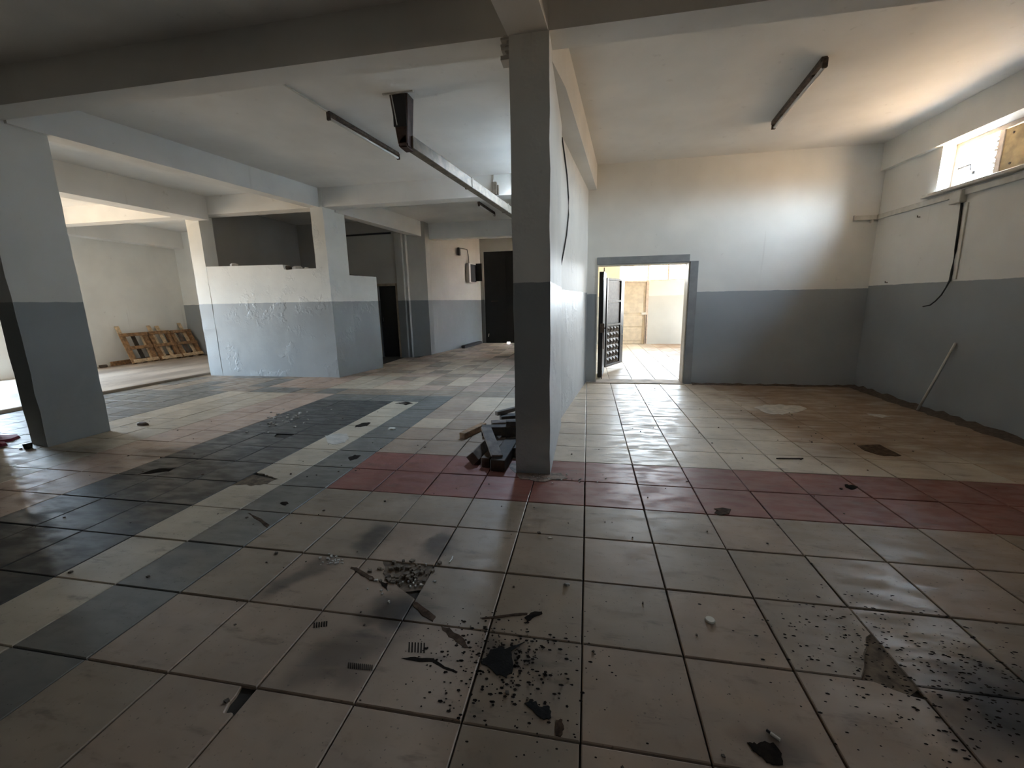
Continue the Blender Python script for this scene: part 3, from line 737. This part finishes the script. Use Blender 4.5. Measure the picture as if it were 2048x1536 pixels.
# ------------------------------------------------------------------ trunking, junction box and cables in the window room
d = empty('wall_trunking', (4.1, 5.2, 2.5)); tag(d, 'pale cable trunking running round the corner below the high window', 'trunking')
adopt(d, bx('run', 4.095, 4.13, 1.7, 5.30, 2.475, 2.54, 'plasticw', bevel=.004)); adopt(d, bx('run', 3.815, 4.095, 5.265, 5.30, 2.475, 2.54, 'plasticw', bevel=.004))
adopt(d, bx('end_cap', 3.80, 3.815, 5.262, 5.30, 2.470, 2.545, 'whitemetal', bevel=.002)); adopt(d, bx('clip', 4.02, 4.05, 5.255, 5.30, 2.43, 2.475, 'whitemetal'))
o = bx('junction_box', 4.06, 4.13, 3.83, 3.98, 2.40, 2.535, 'plasticw', bevel=.006); tag(o, 'pale junction box on the wall under the high window', 'box')
pts = [on_x(px, py, 4.105) for px, py in ((1922, 404), (1916, 450), (1909, 500), (1902, 540), (1898, 560), (1893, 575), (1885, 590), (1875, 602), (1866, 610), (1853, 613))]
pts = [Vector((4.115, p.y, p.z)) for p in pts[:5]] + [Vector((4.10 - .008 * k, p.y, p.z)) for k, p in enumerate(pts[5:])]
o = MB().tube(pts, [.011] * 5 + [.0075] * 5, 8).build('hanging_cable', M['blackcable'], smooth=True); tag(o, 'black cable hanging down the wall from the junction box', 'cable')
o = MB().bar((4.122, pts[0].y - .06, 2.39), (4.122, pts[4].y - .05, 1.56), .04, .014, up=Vector((1, 0, 0))).build('cable_strip', M['plasticw'], bevel=.003); tag(o, 'flat pale strip on the wall behind the hanging black cable', 'trunking')
for px, py, lb in ((1840, 434, 'small hook screwed in the white wall under the trunking'), (1775, 565, 'small peg in the white wall just above the grey dado')):
    p = on_x(px, py, 4.13); o = MB().tube([(4.13, p.y, p.z), (4.10, p.y, p.z), (4.10, p.y, p.z + .02)], .006, 6).build('wall_hook', M['rustmetal']); tag(o, lb, 'hook')
# leaning white pipe
p0 = on_z(1835, 820, .015); p1 = on_x(1911, 686, 4.11)
o = MB().tube([p0, p1], .0125, 10).build('plastic_pipe', M['plasticw'], smooth=True); tag(o, 'thin white plastic pipe leaning on the grey wall', 'pipe')
# curved cable on the partition
pl0 = Vector((-.335, 2.69, 0)); pl1 = Vector((-.02, 5.31, 0)); nrm = Vector(((pl1 - pl0).y, -(pl1 - pl0).x, 0)).normalized()
def on_part(px, py, off=.012):
    d_ = ray(px, py); return CAM_LOC + d_ * ((pl0 + nrm * off - CAM_LOC).dot(nrm) / d_.dot(nrm))
o = MB().tube([on_part(px, py) for px, py in ((1124, 275), (1129, 310), (1134, 350), (1137, 395), (1137, 430), (1133, 470), (1128, 500), (1122, 530))], .008, 8).build('wall_cable', M['blackcable'], smooth=True); tag(o, 'thin dark cable bowing out from the partition behind the central pier', 'cable')
# broken plaster at the head of the pier
mb = MB()
for k in range(14):
    z = 3.06 + .012 * k; mb.box(-.565 - random.uniform(.012, .07), -.55, 1.30 + random.uniform(0, .02), 1.30 + random.uniform(.08, .2), z, z + .014)
o = mb.build('plaster_lump', M['dull'], bevel=.002); tag(o, 'broken plaster lump at the head of the central pier', 'plaster')

# ------------------------------------------------------------------ corridor fittings
def on_corr(px, py, off=.03):
    a_ = Vector((-4.25, 9.2, 0)); b_ = Vector((-3.64, 12.27, 0)); n_ = Vector(((b_ - a_).y, -(b_ - a_).x, 0)).normalized()
    d_ = ray(px, py); return CAM_LOC + d_ * ((a_ + n_ * off - CAM_LOC).dot(n_) / d_.dot(n_))
d = empty('electric_box', on_corr(940, 545)); tag(d, 'old electric box with open lid on the corridor wall', 'electric box')
ct = (Vector((-3.64, 12.27, 0)) - Vector((-4.25, 9.2, 0))).normalized(); cn = Vector((ct.y, -ct.x, 0))
p = on_corr(932, 565, 0.0); q2 = on_corr(932, 527, 0.0)
def cbox(t0, t1, n0, n1, z0, z1):
    c = [p + ct * t0 + cn * n0, p + ct * t0 + cn * n1, p + ct * t1 + cn * n1, p + ct * t1 + cn * n0]
    return MB().hull8([(v.x, v.y, z0) for v in c] + [(v.x, v.y, z1) for v in c])
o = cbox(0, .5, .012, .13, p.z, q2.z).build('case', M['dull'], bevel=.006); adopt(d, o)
o = cbox(.10, .48, .13, .137, p.z + .02, q2.z - .02).build('opening', M['blackdoor'], bevel=.003); adopt(d, o)  # dark inside of the case put in as a black plate
o = cbox(.48, .50, .13, .34, p.z + .05, q2.z + .02).build('lid', M['blackdoor'], bevel=.003); adopt(d, o)
o = MB().tube([on_corr(938, 527), on_corr(937, 512), on_corr(934, 499), on_corr(925, 497), on_corr(917, 496)], .012, 6).build('wire', M['blackcable']); adopt(d, o)
p = on_corr(916, 502); o = MB().box(p.x - .005, p.x + .06, p.y - .06, p.y + .06, p.z - .13, p.z + .10).build('wall_bell', M['blackdoor'], bevel=.01); tag(o, 'small black bell high on the corridor wall', 'bell')
o = MB().bar(on_z(926, 694, .05), on_z(961, 684.5, .07), .13, .09).build('rolled_mat', M['blackdoor'], bevel=.02); tag(o, 'black rolled mat lying along the foot of the corridor wall', 'mat')
for px, py in ((817, 492), (862, 666), (824, 595)):
    pass
o = MB().tube([on_y(689, 472, 8.40), on_y(735, 468.5, 8.40), on_y(781, 466, 8.40)], .022, 8).build('wall_pipe', M['blackcable'], smooth=True); tag(o, 'black pipe crossing high on the wall above the narrow black doorway', 'pipe')

# ------------------------------------------------------------------ pallets
def pallet(y0, y1, xb, label, nsl, tall, hgt=.74, extra=()):
    """pallet leaning on the wall x=-11.6: foot at xb on the screed, spanning y0..y1"""
    zb = .06
    root = empty('pallet', (xb, (y0 + y1) / 2, .045)); tag(root, label, 'pallet', 'pallets leaning on the white wall')
    LT = hgt + .26; dx_ = xb + 11.555; lean = Vector((-dx_, 0, math.sqrt(LT ** 2 - dx_ ** 2))); lean.normalize(); out = Vector((lean.z, 0, -lean.x))
    def P_(y, u, o_): return Vector((xb, y, zb)) + lean * u + out * o_
    for y in (y0 + .045, y1 - .045): adopt(root, MB().bar(P_(y, 0, 0), P_(y, hgt, 0), .09, .085, up=out).build('stringer', M['woodmid'], bevel=.004))
    for u in (.045, hgt * .5, hgt - .045): adopt(root, MB().bar(P_(y0, u, .055), P_(y1, u, .055), .085, .022, up=out).build('rail', M['woodmid'] if u > .1 else M['woodpale'], bevel=.003))
    for k, (t, ex, mt) in enumerate(extra):
        y = y0 + (y1 - y0) * t; adopt(root, MB().bar(P_(y, .0, -.03), P_(y, hgt + ex, -.03), .10, .018, up=out).build('slat', M[mt], bevel=.003))
    return root
pallet(6.50, 7.12, -11.20, 'wooden pallet nearest the lone column with one slat standing up', 3, .1, .78, ((.08, .22, 'woodpale'), (.50, -.04, 'wooddark'), (.86, -.03, 'woodpale')))
pallet(7.15, 7.70, -11.13, 'middle wooden pallet with two pale slats sticking out on top', 3, .1, .80, ((.28, .20, 'woodpale'), (.66, .18, 'woodpale'), (.92, -.04, 'wooddark')))
pallet(7.73, 8.33, -11.10, 'wooden pallet by the corner with a grey dado', 3, .1, .80, ((.2, -.02, 'woodpale'), (.45, -.05, 'woodgrey'), (.74, .24, 'woodpale')))
o = MB().bar((-11.42, 6.15, .10), (-11.545, 8.42, .10), .03, .11).build('loose_plank', M['woodmid'], bevel=.004); tag(o, 'brown plank on edge along the foot of the pallets', 'plank')
o = MB().bar((-11.47, 5.93, .075), (-11.40, 6.06, .075), .09, .055).build('broken_brick', M['rubbledark'], bevel=.008); tag(o, 'dark broken brick at the end of the brown plank', 'brick')

# ------------------------------------------------------------------ heap of timber by the pier
def timber(p0, p1, w_, h_, mat, label, roll=0.0, cut=0.0, name='timber_offcut'):
    mb = MB().bar(p0, p1, w_, h_, R(roll)); o = mb.build(name, M[mat], bevel=.004); return tag(o, label, 'timber', 'timber offcuts heaped by the pier')
p0 = on_z(924, 872, .035); p1 = on_z(968, 851, .035)
timber((p0.x, p0.y, .035), (p1.x, p1.y, .035), .07, .065, 'woodmid', 'clean brown timber block lying apart from the dark heap')
timber((-.975, 1.40, .062), (-.905, 2.08, .062), .085, .09, 'woodgrey', 'dark square offcut with its end at the outer edge of the heap', 40)
timber((-.850, 1.36, .046), (-.810, 1.89, .046), .075, .085, 'woodgrey', 'dark offcut in the middle of the front row of the heap')
timber((-.725, 1.29, .053), (-.705, 1.89, .053), .125, .10, 'wooddark', 'thick dark offcut pointing forward beside the pier')
timber((-.615, 1.62, .048), (-.610, 1.89, .048), .07, .09, 'wooddark', 'short black offcut against the side of the pier')
timber((-1.02, 1.93, .152), (-.585, 2.00, .152), .10, .088, 'wooddark', 'black charred beam lying across the heap')
timber((-.945, 1.80, .222), (-.735, 1.33, .122), .10, .022, 'woodgrey', 'pale split board lying slanted over the front offcuts', 6, name='split_board')
timber((-1.07, 2.20, .043), (-.60, 2.32, .043), .14, .08, 'wooddark', 'broad charred slab at the outer side of the heap')
timber((-.99, 2.22, .122), (-.59, 2.36, .122), .11, .07, 'woodgrey', 'charred slab stacked on the broad slab of the heap')
timber((-.97, 2.50, .043), (-.59, 2.62, .043), .10, .08, 'wooddark', 'dark offcut at the back of the heap')
timber((-.95, 2.49, .119), (-.60, 2.63, .119), .12, .068, 'wooddark', 'charred block resting on the back offcut of the heap')
timber((-.99, 2.46, .179), (-.62, 2.95, .179), .045, .045, 'woodgrey', 'thin lath sticking out behind the heap towards the pier')
timber((-.90, 2.84, .030), (-.59, 2.98, .030), .09, .05, 'wooddark', 'black plank on the floor under the thin lath')
timber((-.78, 1.965, .224), (-.585, 1.995, .224), .08, .05, 'wooddark', 'short black block on top of the charred beam')

# ------------------------------------------------------------------ small things on the floor
def blob(name, c, rx, ry, h, mat, n=10, jag=.25, turn=0.0):
    mb = MB(); base = []
    rr = [1 + random.uniform(-jag, jag) for _ in range(n)]
    for lev, (k, z) in enumerate(((1.0, 0.0), (.92, h * .7), (.6, h))):
        for i in range(n):
            t = 2 * math.pi * i / n; x = math.cos(t) * rx * rr[i] * k; y = math.sin(t) * ry * rr[i] * k
            mb.v.append((c[0] + x * math.cos(turn) - y * math.sin(turn), c[1] + x * math.sin(turn) + y * math.cos(turn), c[2] + z))
    for lev in range(2):
        for i in range(n):
            j = (i + 1) % n; mb.f.append([lev * n + i, lev * n + j, (lev + 1) * n + j, (lev + 1) * n + i])
    mb.f.append([2 * n + i for i in range(n)]); mb.f.append([i for i in reversed(range(n))])
    return mb.build(name, M[mat])
# red cloths by the lone column
def cloth(name, pts, label):
    cx = [on_z(px, py, .012) for px, py in pts]; n = len(cx); mb = MB()
    c = sum(cx, Vector()) / n
    for p in cx: mb.v.append((p.x, p.y, .002))
    for p in cx: mb.v.append((p.x * .9 + c.x * .1, p.y * .9 + c.y * .1, .022 + random.uniform(0, .012)))
    mb.v.append((c.x, c.y, .035))
    for i in range(n):
        j = (i + 1) % n; mb.f.append([i, j, n + j, n + i]); mb.f.append([n + i, n + j, 2 * n])
    mb.f.append(list(reversed(range(n))))
    o = mb.build(name, M['redcloth'], smooth=False); return tag(o, label, 'cloth')
cloth('red_cloth', [(-40, 886), (-40, 874), (-5, 872), (20, 871), (38, 870), (41, 873), (25, 880), (8, 883), (-15, 886)], 'larger dark red cloth lying flat near the lone column')
cloth('red_cloth', [(-30, 894), (-28, 887), (-5, 886), (12, 885), (15, 888), (5, 891), (-10, 894)], 'smaller dark red cloth strip beside the larger one')
p = on_z(57, 897); o = MB().tube([(p.x, p.y, 0), (p.x, p.y, .02), (p.x, p.y, .055)], [.028, .032, .036], 12).build('plastic_cup', M['blackcable'], smooth=True); tag(o, 'small dark cup at the foot of the lone column', 'cup')
# bottle cap, cigarette butt, crumbs, sticks
p = on_z(1420, 1241); o = MB().tube([(p.x, p.y, 0), (p.x, p.y, .004), (p.x, p.y, .008)], [.021, .021, .018], 18).build('bottle_cap', M['paper'], smooth=False); tag(o, 'round pale cap lying alone on a cream tile', 'cap')
p0 = on_z(1533, 1460, .005); p1 = on_z(1560, 1480, .005)
d = empty('cigarette_butt', p0); tag(d, 'cigarette butt with a dark end beside a footprint stain', 'cigarette butt')
pm = p0.lerp(p1, .3); adopt(d, MB().tube([pm, p1], .0048, 8).build('paper', M['paper'])); adopt(d, MB().tube([p0, pm], .0044, 8).build('burnt_end', M['blackcable']))
p0 = on_z(1553, 917, .006); p1 = on_z(1606, 917, .006); o = MB().tube([p0, p1], .006, 6).build('stick', M['wooddark']); tag(o, 'thin dark stick on the tiles of the window room', 'stick')
p = on_z(783, 859); o = blob('paper_scrap', (p.x, p.y, 0), .045, .03, .022, 'paper', 7, .3); tag(o, 'crumpled white scrap on a grey tile near the cream stripe', 'scrap')
p = on_z(286, 850); o = blob('leaf_scrap', (p.x, p.y, 0), .07, .045, .035, 'woodgrey', 8, .4); tag(o, 'dry curled scrap on the pale tiles behind the lone column', 'scrap')
p = on_z(1134, 1171); o = blob('stone', (p.x, p.y, 0), .014, .010, .012, 'cement', 8, .3); tag(o, 'small pale stone at a tile joint near the oil stain', 'stone')
p = on_z(1100, 1076); o = blob('plaster_chip', (p.x, p.y, 0), .016, .008, .004, 'paper', 7, .3); tag(o, 'flat white plaster chip on the tiles before the pier', 'chip')
p = on_z(899, 1126); o = MB().tube([(p.x, p.y, .004), (p.x + .004, p.y + .03, .006), (p.x + .0, p.y + .055, .004)], .0035, 6).build('plastic_bit', M['paper']); tag(o, 'tiny curved white bit by the broken tile', 'bit')
p = on_z(805, 807); o = blob('dark_scrap', (p.x, p.y, 0), .10, .03, .010, 'rubbledark', 9, .4); tag(o, 'dark flat scrap on the far end of the cream stripe', 'scrap')
for (px, py, sx_, sy_, lb) in ((727, 852, .13, .05, 'brown dirt patch on the cream stripe beside the mortar patch'),):
    pass
# mortar heap in the broken tile and crumbs
def crumbs(name, px, py, n, sx_, sy_, smin, smax, mat, label):
    c = on_z(px, py); mb = MB()
    for k in range(n):
        x = c.x + random.gauss(0, sx_); y = c.y + random.gauss(0, sy_); s = random.uniform(smin, smax); zz = -.004
        a_ = random.uniform(0, 3)
        pts = [(x + s * math.cos(a_ + t) * random.uniform(.6, 1.2), y + s * math.sin(a_ + t) * random.uniform(.6, 1.2)) for t in (0, 1.6, 3.1, 4.7)]
        mb.prism(pts, zz, zz + .004 + s * random.uniform(.4, .9))
    o = mb.build(name, M[mat], None); tag(o, label, 'crumbs', kind='stuff'); return o
crumbs('mortar_crumbs', 810, 1150, 60, .08, .06, .004, .018, 'rubble2', 'crumbled mortar filling the broken tile before the oil stain')
crumbs('mortar_crumbs', 815, 1165, 22, .10, .07, .003, .009, 'cement', 'pale crumbs scattered over the broken tile')
crumbs('mortar_crumbs', 665, 1122, 26, .035, .02, .004, .010, 'cement', 'small ring of pale crumbs left of the broken tile')
crumbs('glass_crumbs', 575, 838, 40, .18, .22, .006, .022, 'cement', 'pale broken crumbs over the dark tile stripe')
crumbs('dust_crumbs', 1110, 955, 40, .20, .06, .003, .008, 'cement', 'white crumbs on the red tiles at the foot of the pier')
crumbs('floor_litter', 1250, 1150, 60, 1.5, .8, .003, .007, 'rubbledark', 'dark grit scattered over the tiles in front of the pier')
crumbs('floor_litter', 500, 950, 70, 1.6, 1.2, .004, .012, 'rubbledark', 'dark grit scattered over the striped tiles')
crumbs('floor_litter', 1500, 850, 60, 1.1, .9, .004, .010, 'rubbledark', 'dark grit on the floor of the window room')
crumbs('rubble', 455, 745, 26, .25, .05, .01, .03, 'rubbledark', 'rubble along the kerb at the corner of the half wall')
# rubble on the broken top of the half wall
for (px, py, s, mt, lb) in ((575, 530, .09, 'rubbledark', 'dark brick lump on the broken top of the half wall'), (595, 526, .10, 'dull', 'grey plaster lump on the broken top of the half wall'), (612, 527, .045, 'paper', 'small white lump on the broken top of the half wall'), (470, 528, .10, 'dull', 'flat grey flake on the intact top of the half wall'), (466, 523, .04, 'rubbledark', 'dark crumb on the intact top of the half wall')):
    p = on_y(px, py, 5.52); zt = 2.09 if p.x > -5.77 else 2.19
    o = blob('plaster_lump', (p.x, 5.51, zt), s, .06, s * .9 if s < .095 else .07, mt, 8, .35); tag(o, lb, 'rubble')
p = on_y(720, 546, 6.3); o = MB().bar((-4.78, 6.0, 2.0), (-4.66, 6.5, 2.0), .03, .02).build('lath', M['woodgrey']); tag(o, 'thin lath lying on the shaded return of the half wall', 'lath')

# ------------------------------------------------------------------ flat stains lying on the tiles (parts of the floor)
def stain(pts, mat, z=.0022, label=None, name='stain'):
    v = [on_z(px, py, z) for px, py in pts]; n = len(v); c = sum(v, Vector()) / n
    vs = [(p.x, p.y, z) for p in v] + [(c.x, c.y, z + .0004)]
    vs += [(p.x, p.y, -.004) for p in v]
    fs = [[i, (i + 1) % n, n] for i in range(n)] + [[n + 1 + i, n + 1 + (i + 1) % n, (i + 1) % n, i] for i in range(n)]
    o = mesh_obj(name, vs, fs, M[mat], floor)
    if label: o['label'] = label
    return o
def jag(pts, k, sub=3):
    out = []
    n = len(pts)
    for i in range(n):
        a_, b_ = pts[i], pts[(i + 1) % n]
        for s in range(sub):
            t = s / sub; out.append((a_[0] + (b_[0] - a_[0]) * t + random.uniform(-k, k), a_[1] + (b_[1] - a_[1]) * t + random.uniform(-k, k)))
    return out
stain(jag([(1050, 1282), (1035, 1292), (1022, 1303), (1027, 1320), (1024, 1345), (1012, 1354), (992, 1348), (975, 1330), (960, 1323), (972, 1316), (980, 1300), (1000, 1294), (1012, 1296)], 2.0), 'oil', label='black oil stain')
stain(jag([(1050, 1408), (1058, 1400), (1072, 1404), (1080, 1414), (1094, 1410), (1104, 1424), (1099, 1437), (1085, 1437), (1072, 1428)], 2.5), 'oil', label='black shoe smear')
stain(jag([(1050, 1236), (1062, 1225), (1082, 1222), (1084, 1228), (1070, 1233), (1055, 1243)], 1.5), 'grime')
stain(jag([(960, 1236), (1010, 1229), (1055, 1225), (1054, 1229), (1010, 1233), (968, 1238)], .8), 'grime2')
stain(jag([(822, 1206), (832, 1204), (872, 1233), (866, 1241), (845, 1230)], 2), 'grime2')
stain(jag([(880, 1252), (900, 1256), (930, 1278), (937, 1296), (920, 1290), (898, 1272)], 2.5), 'grime2')
stain(jag([(802, 1317), (830, 1314), (868, 1317), (868, 1323), (838, 1324)], 1.2), 'grime')
stain(jag([(868, 1318), (890, 1332), (915, 1343), (912, 1346), (885, 1336), (866, 1324)], 1), 'grime')
stain(jag([(700, 1135), (712, 1134), (740, 1150), (752, 1160), (738, 1160), (716, 1144)], 1.5), 'grime2')
stain(jag([(762, 1163), (775, 1166), (774, 1178), (766, 1172)], 1.5), 'grime')
stain(jag([(495, 1025), (512, 1032), (540, 1050), (534, 1055), (516, 1040)], 1.2), 'grime2')
stain(jag([(1492, 1486), (1505, 1484), (1515, 1490), (1525, 1482), (1545, 1486), (1562, 1505), (1565, 1528), (1545, 1530), (1530, 1518), (1510, 1505)], 2.5), 'grime', label='dark shoe print')
stain(jag([(650, 872), (668, 868), (680, 866), (694, 868), (697, 876), (690, 884), (672, 889), (655, 885)], 1.2), 'cement', label='grey mortar patch')
stain(jag([(712, 850), (728, 845), (742, 845), (736, 850), (722, 854), (710, 854)], .8), 'grime')
stain(jag([(696, 914), (710, 910), (722, 911), (714, 917), (700, 921)], .8), 'grime')
stain(jag([(794, 806), (812, 803), (826, 806), (812, 810)], .6), 'grime')
stain(jag([(560, 1005), (572, 1003), (578, 1007), (568, 1011)], .8), 'grime')
stain(jag([(275, 948), (318, 937), (352, 936), (338, 942), (300, 948)], 1), 'grime', label='dark gap of a broken tile')
stain(jag([(1508, 815), (1530, 810), (1560, 809), (1600, 812), (1615, 818), (1595, 823), (1565, 829), (1540, 828), (1522, 822)], 1.2), 'cement', z=.003, label='pale cement splash')
stain(jag([(1733, 827), (1760, 828), (1782, 833), (1765, 835), (1742, 831)], .8), 'cement', z=.003)
stain(jag([(1713, 890), (1760, 889), (1803, 911), (1770, 912), (1730, 902)], 1), 'grime2', z=.003)
stain(jag([(1015, 930), (1035, 925), (1050, 940), (1095, 950), (1120, 945), (1135, 955), (1090, 962), (1040, 958)], 2.5), 'smear', z=.003, label='pale plaster smear at the pier foot')
stain(jag([(1690, 968), (1702, 970), (1715, 974), (1706, 979), (1692, 975)], 1), 'grime')
stain(jag([(1040, 1447), (1052, 1443), (1062, 1450), (1060, 1470), (1048, 1474)], 1.5), 'grime2') if False else None
stain(jag([(1112, 1440), (1124, 1438), (1128, 1456), (1122, 1472), (1111, 1470)], 1.5), 'grime2')
for pts, mt in ((([(745, 1118), (868, 1128), (845, 1180), (800, 1185), (742, 1165)]), 'dirtfill'), ([(395, 985), (440, 945), (500, 948), (560, 960), (540, 985), (470, 1000)], 'dirtfill'), ([(1690, 1205), (1715, 1205), (1850, 1370), (1815, 1395), (1690, 1365)], 'dirtfill')):
    v = [on_z(px, py, -.006) for px, py in pts]
    mesh_obj('bed_mortar', [(p.x, p.y, -.006) for p in v], [list(range(len(v)))[::-1]], M[mt], floor)
# tread marks
for (x0, y0, dx, dy, nn, L, wd) in ((697, 1330, 3.9, .4, 13, 11, 1.5), (628, 1250, 5.0, -.6, 6, 10, 2.4), (818, 1294, 6.0, .3, 6, 20, 2.6)):
    for k in range(nn):
        x = x0 + dx * k; y = y0 + dy * k
        stain([(x - wd / 2, y + L / 2), (x + wd / 2, y + L / 2), (x + wd / 2 + .6, y - L / 2), (x - wd / 2 + .6, y - L / 2)], 'grime', name='tread_mark')
stain([(1428, 1017), (1445, 1015), (1462, 1018), (1458, 1027), (1440, 1030), (1429, 1025), (1433, 1021), (1440, 1026), (1455, 1024), (1456, 1020), (1444, 1018), (1434, 1020)], 'grime2')
# oil splatter: too many drops to count
mb = MB()
c0 = on_z(1010, 1325)
for k in range(560):
    a_ = random.uniform(0, 2 * math.pi); r_ = min(1.1, abs(random.gauss(0, .22)) + .04); x = c0.x + math.cos(a_) * r_ * 1.0; y = c0.y + math.sin(a_) * r_ * .75
    s = random.uniform(.0015, .0065) * (1.0 if r_ < .35 else .6); st_ = random.uniform(.7, 2.0)
    b0 = len(mb.v)
    for t in range(5):
        an = 2 * math.pi * t / 5; mb.v.append((x + math.cos(an) * s * st_, y + math.sin(an) * s, .0022))
    mb.f.append([b0 + t for t in range(5)])
c0 = on_z(1830, 1330)
for k in range(700):
    x = c0.x + random.gauss(.05, .28); y = c0.y + random.gauss(-.05, .2); s = random.uniform(.0015, .005); st_ = random.uniform(1, 2.5); b0 = len(mb.v)
    for t in range(5):
        an = 2 * math.pi * t / 5; mb.v.append((x + math.cos(an) * s * st_, y + math.sin(an) * s, .0022))
    mb.f.append([b0 + t for t in range(5)])
o = mesh_obj('splatter', mb.v, mb.f, M['grime'], floor); o['kind'] = 'stuff'
